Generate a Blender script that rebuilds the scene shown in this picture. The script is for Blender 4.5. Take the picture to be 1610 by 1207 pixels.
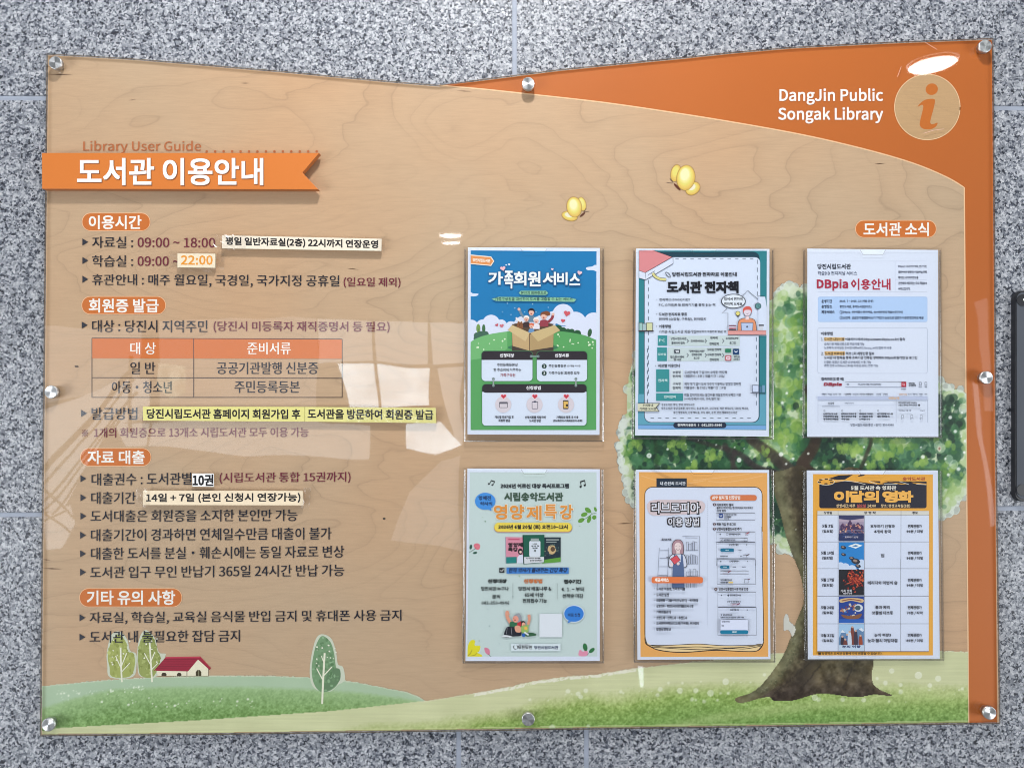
import bpy, math, random
import numpy as np
from mathutils import Vector
random.seed(4); RNG = np.random.default_rng(11)
S = bpy.context.scene
for o in list(bpy.data.objects): bpy.data.objects.remove(o)
COL = S.collection

# ------------------------------------------------------------------ camera, light, exposure
F = 1167.0                       # focal length in photograph pixels; 1 pixel is about 1 mm on the board
PITCH = math.radians(1.1)
CAM = np.array([0.0, -1.180, 0.0])
cd = bpy.data.cameras.new('camera'); cam = bpy.data.objects.new('camera', cd); COL.objects.link(cam)
cd.sensor_width = 36; cd.lens = 36 * F / 1610; cd.clip_start = .01; cd.clip_end = 60
cam.location = CAM; cam.rotation_euler = (math.pi / 2 + PITCH, 0, 0); S.camera = cam
W = bpy.data.worlds.new('World'); S.world = W; W.use_nodes = True
W.node_tree.nodes['Background'].inputs[0].default_value = (.93, .97, 1.0, 1)
W.node_tree.nodes['Background'].inputs[1].default_value = .20
def area(name, loc, target, sx, sy, power, col):
    l = bpy.data.lights.new(name, 'AREA'); l.shape = 'RECTANGLE'; l.size = sx; l.size_y = sy; l.energy = power; l.color = col
    o = bpy.data.objects.new(name, l); COL.objects.link(o); o.location = loc
    o.rotation_euler = (Vector(target) - Vector(loc)).to_track_quat('-Z', 'Y').to_euler(); return o
area('ceiling_lamp', (0.02, -1.0, 1.58), (0, 0, -.35), .16, .13, 31, (1, .985, .96))
area('hall_fill', (-1.1, -2.2, 2.3), (0, 0, -.3), 1.6, 1.0, 18, (.94, .98, 1.0))  # added soft fill from above, set where the sheet does not mirror it
area('side_fill', (-3.5, -2.2, -.75), (0, 0, -.4), 1.5, 1.6, 100, (.95, .98, 1.0))  # added fill lamp on the left, evens out the light on the board
area('side_fill', (3.5, -2.2, -.75), (0, 0, -.4), 1.5, 1.6, 100, (.95, .98, 1.0))  # matching added fill lamp on the right
S.view_settings.view_transform = 'Standard'; S.view_settings.look = 'None'; S.view_settings.exposure = -.27; S.view_settings.gamma = 1
S.render.engine = 'CYCLES'
S.cycles.transparent_max_bounces = 40; S.cycles.max_bounces = 10; S.cycles.use_denoising = True
S.cycles.sample_clamp_indirect = 6; S.cycles.filter_width = 1.0

# ------------------------------------------------------------------ geometry of the view: a point of the photograph laid on a plane d metres off the wall
FW = np.array([0, math.cos(PITCH), math.sin(PITCH)]); UP = np.array([0, -math.sin(PITCH), math.cos(PITCH)]); RT = np.array([1., 0, 0])
def U(px, py, d):
    px = np.asarray(px, float); py = np.asarray(py, float)
    dr = FW + np.multiply.outer((px - 805) / F, RT) + np.multiply.outer((603.5 - py) / F, UP)
    t = (-d - CAM[1]) / dr[..., 1]
    return CAM + dr * t[..., None]
D_WALL = 0.0; D_PANEL = .0095; D_ACR = .0130; D_PAPER = .0155
def lin(c):
    c = np.asarray(c, float) / 255.
    return np.where(c <= .04045, c / 12.92, ((c + .055) / 1.055) ** 2.4)
KEY = .88                        # print colours are read off the picture: reflectance = seen colour / light
def refl(c): return np.clip(lin(c) / KEY, .005, .92)
def bare(c): return np.clip(lin(c), .006, .92)      # for things with no plastic in front

# ------------------------------------------------------------------ materials
def nt(name):
    m = bpy.data.materials.new(name); m.use_nodes = True; t = m.node_tree; b = t.nodes['Principled BSDF']; return m, t, b
def N(t, kind, **kw):
    n = t.nodes.new(kind)
    for k, v in kw.items():
        if k.startswith('_'): setattr(n, k[1:], v)
        else: n.inputs[k.replace('__', ' ')].default_value = v
    return n
def ramp(t, stops, interp='LINEAR'):
    r = t.nodes.new('ShaderNodeValToRGB'); r.color_ramp.interpolation = interp; e = r.color_ramp.elements
    while len(e) < len(stops): e.new(.5)
    for i, (p, c) in enumerate(stops):
        e[i].position = p; e[i].color = (*c, 1) if len(c) == 3 else c
    return r
def plain(name, rgb, rough=.5, metal=0., spec=.5, noise=0., nscale=200., bump=0.):
    m, t, b = nt(name); c = refl(rgb)
    b.inputs['Roughness'].default_value = rough; b.inputs['Metallic'].default_value = metal; b.inputs['Specular IOR Level'].default_value = spec
    tc = N(t, 'ShaderNodeTexCoord'); no = N(t, 'ShaderNodeTexNoise', Scale=nscale, Detail=4.); t.links.new(tc.outputs['Object'], no.inputs['Vector'])
    r = ramp(t, [(.3, c * (1 - noise)), (.7, np.clip(c * (1 + noise), 0, .95))]); t.links.new(no.outputs['Fac'], r.inputs[0]); t.links.new(r.outputs[0], b.inputs['Base Color'])
    if bump:
        bp = N(t, 'ShaderNodeBump', Strength=bump, Distance=.0004); t.links.new(no.outputs['Fac'], bp.inputs['Height']); t.links.new(bp.outputs[0], b.inputs['Normal'])
    return m
def print_mat(name, rough=.45, spec=.3, grain=.05, gs=1400., bump=0.):
    m, t, b = nt(name)
    a = N(t, 'ShaderNodeAttribute', _attribute_name='Col'); tc = N(t, 'ShaderNodeTexCoord')
    no = N(t, 'ShaderNodeTexNoise', Scale=gs, Detail=3.); t.links.new(tc.outputs['Object'], no.inputs['Vector'])
    r = ramp(t, [(.25, (1 - grain,) * 3), (.75, (1 + grain,) * 3)]); t.links.new(no.outputs['Fac'], r.inputs[0])
    mx = N(t, 'ShaderNodeMix', _data_type='RGBA', _blend_type='MULTIPLY'); mx.inputs[0].default_value = 1
    t.links.new(a.outputs['Color'], mx.inputs[6]); t.links.new(r.outputs[0], mx.inputs[7]); t.links.new(mx.outputs[2], b.inputs['Base Color'])
    b.inputs['Roughness'].default_value = rough; b.inputs['Specular IOR Level'].default_value = spec
    return m
M_PRINT = print_mat('printed_ink'); M_PAPER = print_mat('printed_paper', .6, .25, .03, 900.)
def clear(name, tint=(1, 1, 1), gloss=.0, rough=.0, ior=1.49, wave=0., wscale=3.):
    m, t, b = nt(name); t.nodes.remove(b); out = t.nodes['Material Output']
    tr = N(t, 'ShaderNodeBsdfTransparent'); tr.inputs[0].default_value = (*tint, 1)
    gl = N(t, 'ShaderNodeBsdfGlossy'); gl.inputs['Roughness'].default_value = rough
    # Schlick's reflectance, the same from either side of the sheet
    fr = N(t, 'ShaderNodeLayerWeight', Blend=.5); pw = N(t, 'ShaderNodeMath', _operation='POWER'); pw.inputs[1].default_value = 5.
    t.links.new(fr.outputs['Facing'], pw.inputs[0]); mt = N(t, 'ShaderNodeMath', _operation='MULTIPLY_ADD', _use_clamp=True); mt.inputs[1].default_value = .96; mt.inputs[2].default_value = .04 + gloss
    t.links.new(pw.outputs[0], mt.inputs[0]); mx = N(t, 'ShaderNodeMixShader')
    t.links.new(mt.outputs[0], mx.inputs[0]); t.links.new(tr.outputs[0], mx.inputs[1]); t.links.new(gl.outputs[0], mx.inputs[2]); t.links.new(mx.outputs[0], out.inputs[0])
    if wave:
        tc = N(t, 'ShaderNodeTexCoord'); no = N(t, 'ShaderNodeTexNoise', Scale=wscale, Detail=1.5); t.links.new(tc.outputs['Object'], no.inputs['Vector'])
        bp = N(t, 'ShaderNodeBump', Strength=1., Distance=wave); t.links.new(no.outputs['Fac'], bp.inputs['Height']); t.links.new(bp.outputs[0], gl.inputs['Normal'])
    return m
M_ACR = clear('clear_acrylic', (.998, .998, .996), 0., .02, wave=.0012, wscale=4.)
M_PLASTIC = clear('clear_holder_plastic', (.997, .997, .997), .0, .03, wave=.0006, wscale=9.)
M_EDGE = clear('polished_plastic_edge', (.84, .82, .78), .26, .14)
M_RIM = clear('cut_acrylic_rim', (.78, .72, .64), .30, .15)
M_TAPE = clear('clear_tape_film', (.98, .98, .98), .01, .16)

def granite():
    m, t, b = nt('speckled_grey_granite'); tc = N(t, 'ShaderNodeTexCoord'); L = t.links.new
    no = N(t, 'ShaderNodeTexNoise', Scale=260., Detail=2.); L(tc.outputs['Object'], no.inputs['Vector'])
    ad = N(t, 'ShaderNodeVectorMath', _operation='SCALE'); ad.inputs['Scale'].default_value = .006; L(no.outputs['Color'], ad.inputs[0])
    av = N(t, 'ShaderNodeVectorMath', _operation='ADD'); L(tc.outputs['Object'], av.inputs[0]); L(ad.outputs[0], av.inputs[1])
    vo = N(t, 'ShaderNodeTexVoronoi', Scale=330.); L(av.outputs[0], vo.inputs['Vector'])
    sp = N(t, 'ShaderNodeSeparateColor'); L(vo.outputs['Color'], sp.inputs[0])
    n2 = N(t, 'ShaderNodeTexNoise', Scale=95., Detail=3., Roughness=.6); L(tc.outputs['Object'], n2.inputs['Vector'])
    # clumping: shift the grain's random value by a wider noise
    m1 = N(t, 'ShaderNodeMath', _operation='MULTIPLY_ADD'); L(n2.outputs['Fac'], m1.inputs[0]); m1.inputs[1].default_value = 1.1; m1.inputs[2].default_value = -.55
    m2 = N(t, 'ShaderNodeMath', _operation='ADD'); L(sp.outputs[0], m2.inputs[0]); L(m1.outputs[0], m2.inputs[1])
    r = ramp(t, [(.0, bare((44, 47, 56))), (.10, bare((60, 65, 78))), (.20, bare((92, 97, 110))), (.34, bare((122, 126, 134))), (.52, bare((145, 149, 158))), (.74, bare((168, 171, 179))), (1., bare((198, 200, 206)))])
    L(m2.outputs[0], r.inputs[0])
    n3 = N(t, 'ShaderNodeTexNoise', Scale=900., Detail=2.); L(tc.outputs['Object'], n3.inputs['Vector'])
    r3 = ramp(t, [(.3, (.78,) * 3), (.7, (1.16,) * 3)]); L(n3.outputs['Fac'], r3.inputs[0])
    n4 = N(t, 'ShaderNodeTexNoise', Scale=6., Detail=3.); L(tc.outputs['Object'], n4.inputs['Vector'])
    r4 = ramp(t, [(.3, (.93,) * 3), (.7, (1.05,) * 3)]); L(n4.outputs['Fac'], r4.inputs[0])
    x = N(t, 'ShaderNodeMix', _data_type='RGBA', _blend_type='MULTIPLY'); x.inputs[0].default_value = 1; L(r.outputs[0], x.inputs[6]); L(r3.outputs[0], x.inputs[7])
    y = N(t, 'ShaderNodeMix', _data_type='RGBA', _blend_type='MULTIPLY'); y.inputs[0].default_value = 1; L(x.outputs[2], y.inputs[6]); L(r4.outputs[0], y.inputs[7])
    oi = N(t, 'ShaderNodeObjectInfo'); r5 = ramp(t, [(0., (.94,) * 3), (1., (1.06,) * 3)]); L(oi.outputs['Random'], r5.inputs[0])
    z = N(t, 'ShaderNodeMix', _data_type='RGBA', _blend_type='MULTIPLY'); z.inputs[0].default_value = 1; L(y.outputs[2], z.inputs[6]); L(r5.outputs[0], z.inputs[7])
    L(z.outputs[2], b.inputs['Base Color']); b.inputs['Roughness'].default_value = .42; b.inputs['Specular IOR Level'].default_value = .35
    bp = N(t, 'ShaderNodeBump', Strength=.25, Distance=.0003); L(m2.outputs[0], bp.inputs['Height']); L(bp.outputs[0], b.inputs['Normal'])
    return m
def birch(name='birch_plywood', c0=(185, 161, 134), c1=(191, 155, 121), lines=.62):
    m, t, b = nt(name); tc = N(t, 'ShaderNodeTexCoord'); L = t.links.new
    mp = N(t, 'ShaderNodeMapping'); mp.inputs['Scale'].default_value = (1.55, 1, 4.2); L(tc.outputs['Object'], mp.inputs['Vector'])
    n1 = N(t, 'ShaderNodeTexNoise', Scale=1.25, Detail=4.5, Roughness=.34, Distortion=.3); L(mp.outputs[0], n1.inputs['Vector'])
    mu = N(t, 'ShaderNodeMath', _operation='MULTIPLY'); mu.inputs[1].default_value = 22.; L(n1.outputs['Fac'], mu.inputs[0])
    fr = N(t, 'ShaderNodeMath', _operation='FRACT'); L(mu.outputs[0], fr.inputs[0])
    r = ramp(t, [(0., (.86,) * 3), (.018, (.66,) * 3), (.05, (.88,) * 3), (.20, (.96,) * 3), (.5, (1.02,) * 3), (.93, (.99,) * 3), (1., (.92,) * 3)]); L(fr.outputs[0], r.inputs[0])
    # strength of the line comes and goes
    n5 = N(t, 'ShaderNodeTexNoise', Scale=3.2, Detail=2.); L(tc.outputs['Object'], n5.inputs['Vector'])
    rf = ramp(t, [(.36, (.12,) * 3), (.62, (lines,) * 3)]); L(n5.outputs['Fac'], rf.inputs[0])
    n2 = N(t, 'ShaderNodeTexNoise', Scale=2.0, Detail=3.); L(tc.outputs['Object'], n2.inputs['Vector'])
    base = ramp(t, [(.32, refl(c0)), (.68, refl(c1))]); L(n2.outputs['Fac'], base.inputs[0])
    mp2 = N(t, 'ShaderNodeMapping'); mp2.inputs['Scale'].default_value = (1, 1, 14); L(tc.outputs['Object'], mp2.inputs['Vector'])
    n3 = N(t, 'ShaderNodeTexNoise', Scale=34., Detail=6., Roughness=.65); L(mp2.outputs[0], n3.inputs['Vector'])
    r3 = ramp(t, [(.25, (.93,) * 3), (.75, (1.06,) * 3)]); L(n3.outputs['Fac'], r3.inputs[0])
    n4 = N(t, 'ShaderNodeTexNoise', Scale=900., Detail=2.); L(tc.outputs['Object'], n4.inputs['Vector'])
    r4 = ramp(t, [(.25, (.95,) * 3), (.75, (1.05,) * 3)]); L(n4.outputs['Fac'], r4.inputs[0])
    def mul(a, bb, fac=1.):
        x = N(t, 'ShaderNodeMix', _data_type='RGBA', _blend_type='MULTIPLY'); x.inputs[0].default_value = fac if isinstance(fac, float) else 1
        if not isinstance(fac, float): L(fac, x.inputs[0])
        L(a, x.inputs[6]); L(bb, x.inputs[7]); return x.outputs[2]
    o = mul(base.outputs[0], r.outputs[0], rf.outputs[0]); o = mul(o, r3.outputs[0]); o = mul(o, r4.outputs[0])
    L(o, b.inputs['Base Color']); b.inputs['Roughness'].default_value = .55; b.inputs['Specular IOR Level'].default_value = .3
    return m
def alu(name='brushed_aluminium', aniso=.85, rough=.32, col=(.78, .79, .81)):
    m, t, b = nt(name); b.inputs['Base Color'].default_value = (*col, 1); b.inputs['Metallic'].default_value = 1; b.inputs['Roughness'].default_value = rough
    b.inputs['Anisotropic'].default_value = aniso; tg = N(t, 'ShaderNodeTangent', _direction_type='RADIAL', _axis='Z'); t.links.new(tg.outputs[0], b.inputs['Tangent'])
    tc = N(t, 'ShaderNodeTexCoord'); no = N(t, 'ShaderNodeTexNoise', Scale=900.); t.links.new(tc.outputs['Object'], no.inputs['Vector'])
    r = ramp(t, [(.3, tuple(.92 * x for x in col)), (.7, col)]); t.links.new(no.outputs['Fac'], r.inputs[0]); t.links.new(r.outputs[0], b.inputs['Base Color'])
    return m
def glow(name, rgb, strength, wash=.0, scale=3.):
    m, t, b = nt(name); t.nodes.remove(b); e = N(t, 'ShaderNodeEmission', Strength=strength)
    tc = N(t, 'ShaderNodeTexCoord'); no = N(t, 'ShaderNodeTexNoise', Scale=scale, Detail=3.); t.links.new(tc.outputs['Object'], no.inputs['Vector'])
    r = ramp(t, [(.35, tuple(x * (1 - wash) for x in rgb)), (.65, rgb)]); t.links.new(no.outputs['Fac'], r.inputs[0]); t.links.new(r.outputs[0], e.inputs[0])
    t.links.new(e.outputs[0], t.nodes['Material Output'].inputs[0]); return m

# ------------------------------------------------------------------ object helpers
def link(name, me, mat, parent=None, origin=(0, 0, 0)):
    o = bpy.data.objects.new(name, me); COL.objects.link(o)
    if parent is not None: o.parent = parent
    else: o.location = origin
    if mat is not None:
        for x in (mat if isinstance(mat, (list, tuple)) else [mat]): me.materials.append(x)
    return o
def worldorg(o):
    v = Vector((0, 0, 0))
    while o is not None: v += o.location; o = o.parent
    return np.array(v)
def tag(o, label, cat, group=None, kind=None):
    if label: o['label'] = label
    if cat: o['category'] = cat
    if group: o['group'] = group
    if kind: o['kind'] = kind
    return o
def thing(name, loc, label, cat, group=None):
    o = bpy.data.objects.new(name, None); o.empty_display_size = .02; COL.objects.link(o); o.location = loc; return tag(o, label, cat, group)
def mesh(name, V, Fc, mat, parent=None, origin=None, smooth=False, mi=None):
    org = worldorg(parent) if parent is not None else np.array(origin if origin is not None else (0, 0, 0))
    V = np.asarray(V, float) - org
    me = bpy.data.meshes.new(name); me.from_pydata(V.tolist(), [], [list(map(int, f)) for f in Fc])
    o = link(name, me, mat, parent, org)
    if smooth: me.polygons.foreach_set('use_smooth', [True] * len(me.polygons))
    if mi is not None: me.polygons.foreach_set('material_index', mi)
    me.update(); return o
def prism(name, pts, d0, d1, mat, parent=None, origin=None, bevel=0., mi_side=None):
    """solid with its front outline at photograph points pts on the plane d1, going back to d0"""
    P = U([p[0] for p in pts], [p[1] for p in pts], d1); n = len(P)
    B = P.copy(); B[:, 1] = -d0
    V = list(P) + list(B)
    a = sum(P[i][0] * P[(i + 1) % n][2] - P[(i + 1) % n][0] * P[i][2] for i in range(n))
    f = list(range(n)); fs = [f if a > 0 else f[::-1], [i + n for i in (f[::-1] if a > 0 else f)]]
    for i in range(n):
        j = (i + 1) % n; q = [i, i + n, j + n, j]; fs.append(q if a > 0 else q[::-1])
    o = mesh(name, V, fs, mat, parent, origin, mi=([0, 0] + [1] * n) if mi_side else None)
    if bevel:
        md = o.modifiers.new('bevel', 'BEVEL'); md.width = bevel; md.segments = 2; md.limit_method = 'ANGLE'
    return o
def rrect(x0, y0, x1, y1, r, n=6):
    out = []
    for cx, cy, a0 in ((x1 - r, y0 + r, -90), (x1 - r, y1 - r, 0), (x0 + r, y1 - r, 90), (x0 + r, y0 + r, 180)):
        for k in range(n + 1):
            a = math.radians(a0 + 90 * k / n); out.append((cx + r * math.cos(a), cy + r * math.sin(a)))
    return out
def ell(cx, cy, rx, ry=None, rot=0, n=20):
    ry = ry or rx; c, s = math.cos(math.radians(rot)), math.sin(math.radians(rot)); o = []
    for k in range(n):
        a = 2 * math.pi * k / n; x, y = rx * math.cos(a), ry * math.sin(a); o.append((cx + x * c - y * s, cy + x * s + y * c))
    return o
def smooth_path(pts, n=6, closed=False):
    P = [np.array(p, float) for p in pts]; out = []; L = len(P); rng = range(L if closed else L - 1)
    for i in rng:
        g = (lambda k: P[k % L]) if closed else (lambda k: P[min(max(k, 0), L - 1)])
        p0, p1, p2, p3 = g(i - 1), g(i), g(i + 1), g(i + 2)
        for k in range(n):
            t = k / n; out.append(tuple(.5 * (2 * p1 + (p2 - p0) * t + (2 * p0 - 5 * p1 + 4 * p2 - p3) * t * t + (3 * p1 - p0 - 3 * p2 + p3) * t ** 3)))
    if not closed: out.append(tuple(P[-1]))
    return out
_tc = {}
try: FONT = bpy.data.fonts.load(bpy.utils.resource_path('LOCAL') + '/datafiles/fonts/Noto Sans CJK Regular.woff2')
except Exception: FONT = None
def glyphs(s, res=2, font=False):
    k = (s, res)
    if k not in _tc:
        c = bpy.data.curves.new('t', 'FONT'); c.body = s; c.resolution_u = res; c.fill_mode = 'FRONT'
        o = bpy.data.objects.new('t', c)
        if FONT is not None: c.font = FONT
        me = bpy.data.meshes.new_from_object(o); v = np.empty(len(me.vertices) * 3); me.vertices.foreach_get('co', v); v = v.reshape(-1, 3)[:, :2]
        fs = [list(p.vertices) for p in me.polygons]
        bpy.data.objects.remove(o); bpy.data.curves.remove(c); bpy.data.meshes.remove(me)
        mn, mx = v.min(0), v.max(0); _tc[k] = ((v - mn) / np.maximum(mx - mn, 1e-6), fs)
    return _tc[k]
STEP = 7e-6
class Art:
    """flat print: every shape is a face a few microns in front of the last, coloured by the attribute Col"""
    def __init__(s, d, org=(0, 0), sc=1.): s.d = d; s.V = []; s.F = []; s.C = []; s.n = 0; s.o = org; s.sc = sc; s.step = STEP
    def at(s, ox, oy, sc=6.7083): s.o = (ox, oy); s.sc = sc; return s
    def _add(s, P, fs, col):
        P = np.asarray(P, float); s.d += s.step
        w = U(P[:, 0], P[:, 1], s.d); s.V.append(w); s.F += [[i + s.n for i in f] for f in fs]; s.n += len(w)
        s.C.append(np.tile(np.append(refl(col), 1), (len(w), 1)))
    def loc(s, pts): return [(s.o[0] + x / s.sc, s.o[1] + y / s.sc) for x, y in pts]
    def poly(s, pts, col):
        P = s.loc(pts); a = sum(P[i][0] * P[(i + 1) % len(P)][1] - P[(i + 1) % len(P)][0] * P[i][1] for i in range(len(P)))
        if a > 0: P = P[::-1]
        s._add(P, [list(range(len(P)))], col); return s
    def rect(s, x0, y0, x1, y1, col): return s.poly([(x0, y0), (x1, y0), (x1, y1), (x0, y1)], col)
    def rr(s, x0, y0, x1, y1, r, col, n=5): return s.poly(rrect(x0, y0, x1, y1, r, n), col)
    def disc(s, x, y, r, col, ry=None, rot=0, n=18): return s.poly(ell(x, y, r, ry, rot, n), col)
    def line(s, pts, w, col, closed=False):
        P = [np.array(p, float) for p in pts]
        if closed: P.append(P[0]); P.append(P[1])
        L, R = [], []
        for i, p in enumerate(P):
            a = P[max(i - 1, 0)]; b = P[min(i + 1, len(P) - 1)]; t = b - a; t = t / (np.hypot(*t) + 1e-9); nn = np.array([-t[1], t[0]]) * w / 2
            L.append(p + nn); R.append(p - nn)
        Q = s.loc([tuple(x) for x in L + R]); m = len(L)
        s._add(Q, [[i, i + 1, m + i + 1, m + i] for i in range(m - 1)], col); return s
    def box(s, x0, y0, x1, y1, w, col, r=0.): return s.line(rrect(x0, y0, x1, y1, r, 4) if r else [(x0, y0), (x1, y0), (x1, y1), (x0, y1)], w, col, True)
    def text(s, t, x0, x1, yc, h, col, bold=0., yc2=None, res=2, skew=0., font=False):
        g, fs = glyphs(t, res, font); yc2 = yc if yc2 is None else yc2
        x = x0 + g[:, 0] * (x1 - x0) + skew * h * g[:, 1]; y = yc + (yc2 - yc) * g[:, 0] + h * (.5 - g[:, 1])
        offs = [(0, 0)]
        if bold: b = bold / 2; offs = [(-b, -b), (b, -b), (-b, b), (b, b)] if bold > .5 or s.sc > 1 else [(-b, 0), (b, 0)]
        if bold > .065 * h:
            m_ = int(bold / (.06 * h)) + 1; offs = [(-b + bold * i / m_, -b + bold * j / m_) for i in range(m_ + 1) for j in range(m_ + 1)]
        for dx, dy in offs:
            s._add([(s.o[0] + (a + dx) / s.sc, s.o[1] + (c + dy) / s.sc) for a, c in zip(x, y)], fs, col)
        return s
    def build(s, name, parent, mat=None, label=None):
        me = bpy.data.meshes.new(name); V = np.vstack(s.V) - worldorg(parent); me.from_pydata(V.tolist(), [], s.F)
        ca = me.color_attributes.new('Col', 'FLOAT_COLOR', 'POINT'); ca.data.foreach_set('color', np.vstack(s.C).astype(np.float32).ravel())
        o = link(name, me, mat or M_PRINT, parent)
        if label: o['label'] = label
        return o
def noise2(h, w, cell, seed=0, oct=3, rough=.5):
    r = np.random.default_rng(seed); out = np.zeros((h, w)); amp = 1; tot = 0
    for k in range(oct):
        c = max(cell / 2 ** k, 1.0); gh, gw = int(h / c) + 3, int(w / c) + 3; g = r.random((gh, gw))
        y = np.arange(h) / c; x = np.arange(w) / c; yi, xi = y.astype(int), x.astype(int); fy, fx = y - yi, x - xi; fy = fy * fy * (3 - 2 * fy); fx = fx * fx * (3 - 2 * fx)
        a = g[yi][:, xi]; b = g[yi][:, xi + 1]; cc = g[yi + 1][:, xi]; d = g[yi + 1][:, xi + 1]
        out += amp * ((a * (1 - fx) + b * fx) * (1 - fy[:, None]) + (cc * (1 - fx) + d * fx) * fy[:, None]); tot += amp; amp *= rough
    return out / tot
class Canvas:
    """a watercolour print worked out point by point on a fine net of faces"""
    def __init__(s, x0, y0, x1, y1, st):
        s.x0, s.y0, s.st = x0, y0, st; s.w = int((x1 - x0) / st) + 1; s.h = int((y1 - y0) / st) + 1
        s.rgb = np.zeros((s.h, s.w, 3)); s.al = np.zeros((s.h, s.w)); s.X, s.Y = np.meshgrid(x0 + np.arange(s.w) * st, y0 + np.arange(s.h) * st)
    def inside(s, pts):
        m = np.zeros((s.h, s.w), bool); n = len(pts)
        for i in range(n):
            (xa, ya), (xb, yb) = pts[i], pts[(i + 1) % n]
            if ya == yb: continue
            c = (s.Y >= min(ya, yb)) & (s.Y < max(ya, yb)); m ^= c & (s.X < xa + (s.Y - ya) * (xb - xa) / (yb - ya))
        return m
    def paint(s, m, col, a=1., solid=True):
        m = m.astype(float) * a; col = np.asarray(col, float)
        s.rgb = s.rgb * (1 - m[..., None]) + (col * np.ones(3)) * m[..., None]
        if solid: s.al = np.maximum(s.al, m > .02)
    def disc(s, cx, cy, r, col, a=.5, ry=None, rim=0., soft=1.2, solid=True):
        ry = ry or r; i0, i1 = int((cy - ry - 3 - s.y0) / s.st), int((cy + ry + 3 - s.y0) / s.st) + 1; j0, j1 = int((cx - r - 3 - s.x0) / s.st), int((cx + r + 3 - s.x0) / s.st) + 1
        i0, j0 = max(i0, 0), max(j0, 0)
        if i0 >= min(i1, s.h) or j0 >= min(j1, s.w): return
        X, Y = s.X[i0:i1, j0:j1], s.Y[i0:i1, j0:j1]; q = np.sqrt(((X - cx) / r) ** 2 + ((Y - cy) / ry) ** 2)
        m = np.clip((1 - q) * r / soft, 0, 1); mm = m * (a + rim * np.clip(1 - abs(q - .86) / .14, 0, 1)); mm = np.clip(mm, 0, 1)[..., None]
        s.rgb[i0:i1, j0:j1] = s.rgb[i0:i1, j0:j1] * (1 - mm) + np.asarray(col, float) * mm
        if solid: s.al[i0:i1, j0:j1] = np.maximum(s.al[i0:i1, j0:j1], m > .45)
    def build(s, name, parent, d, mat=None):
        w = U(s.X, s.Y, d) - worldorg(parent); keep = (s.al[:-1, :-1] + s.al[1:, :-1] + s.al[:-1, 1:] + s.al[1:, 1:]) >= 3
        idx = np.arange(s.h * s.w).reshape(s.h, s.w)
        q = np.stack([idx[1:, :-1], idx[1:, 1:], idx[:-1, 1:], idx[:-1, :-1]], -1)[keep]
        used = np.unique(q); mp = np.zeros(s.h * s.w, int); mp[used] = np.arange(len(used)); q = mp[q]
        me = bpy.data.meshes.new(name); me.vertices.add(len(used)); me.vertices.foreach_set('co', w.reshape(-1, 3)[used].astype(np.float32).ravel())
        me.loops.add(q.size); me.loops.foreach_set('vertex_index', q.astype(np.int32).ravel()); me.polygons.add(len(q)); me.polygons.foreach_set('loop_start', np.arange(0, q.size, 4, dtype=np.int32))
        me.update(calc_edges=True); me.validate()
        c = np.ones((len(used), 4)); c[:, :3] = np.clip(refl(np.clip(s.rgb.reshape(-1, 3)[used], 0, 255)), 0, 1)
        ca = me.color_attributes.new('Col', 'FLOAT_COLOR', 'POINT'); ca.data.foreach_set('color', c.astype(np.float32).ravel())
        return link(name, me, mat or M_PRINT, parent)

# ================================================================== THE WALL: granite slabs with sealed joints
M_GRAN = granite(); M_SEAL = plain('pale_blue_grey_sealant', (146, 153, 168), .6, noise=.06, nscale=60)
wall = bpy.data.objects.new('granite_wall', None); COL.objects.link(wall); wall['kind'] = 'structure'; wall['label'] = 'grey speckled granite slab wall with pale blue joints'
mesh('joint_sealant', [(-1.6, .0012, -1.3), (1.6, .0012, -1.3), (1.6, .0012, 1.3), (-1.6, .0012, 1.3)], [[0, 1, 2, 3]], M_SEAL, wall)
def WX(px, py): p = U(px, py, 0.); return float(p[0]), float(p[2])
zt, zb = WX(800, 161)[1], WX(800, 803)[1]
g = .0037
zt_l, zt_r, zb_l, zb_r = WX(0, 154)[1], WX(1610, 170)[1], WX(0, 809)[1], WX(1610, 798)[1]
def zline(a, b): return lambda x: a + (b - a) * (x + .8) / 1.6
ZT = zline(WX(36, 154)[1], WX(1590, 170)[1]); ZB = zline(WX(36, 809)[1], WX(1590, 799)[1])
def slab(x0, x1, za, zc):
    """front face from x0 to x1 between height functions za (below) and zc (above)"""
    y = -.0 + random.uniform(-.0002, .0002); V = []
    for yy, k in ((y, .0006), (y + .0006, 0), (.02, 0)):
        for x, f, sg in ((x0, za, 1), (x1, za, 1), (x1, zc, -1), (x0, zc, -1)):
            xx = x + g + k if x == x0 else x - g - k
            V.append((xx, yy, f(xx) + sg * (g + k)))
    fs = [[0, 1, 2, 3]]
    for r in (0, 4):
        for i in range(4): j = (i + 1) % 4; fs.append([r + i, r + 4 + i, r + 4 + j, r + j])
    return mesh('stone_slab', V, fs, M_GRAN, wall)
xt = WX(809, 60)[0]; xb1 = WX(721, 1180)[0]; xb2 = WX(922, 1180)[0]
up = lambda x: 1.25; dn = lambda x: -1.25
slab(-1.6, xt, ZT, up); slab(xt, 1.6, ZT, up)
slab(-1.6, -.42, ZB, ZT); slab(-.42, .36, ZB, ZT); slab(.36, 1.6, ZB, ZT)
slab(-1.6, xb1, dn, ZB); slab(xb1, xb2, dn, ZB); slab(xb2, 1.6, dn, ZB)

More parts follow.
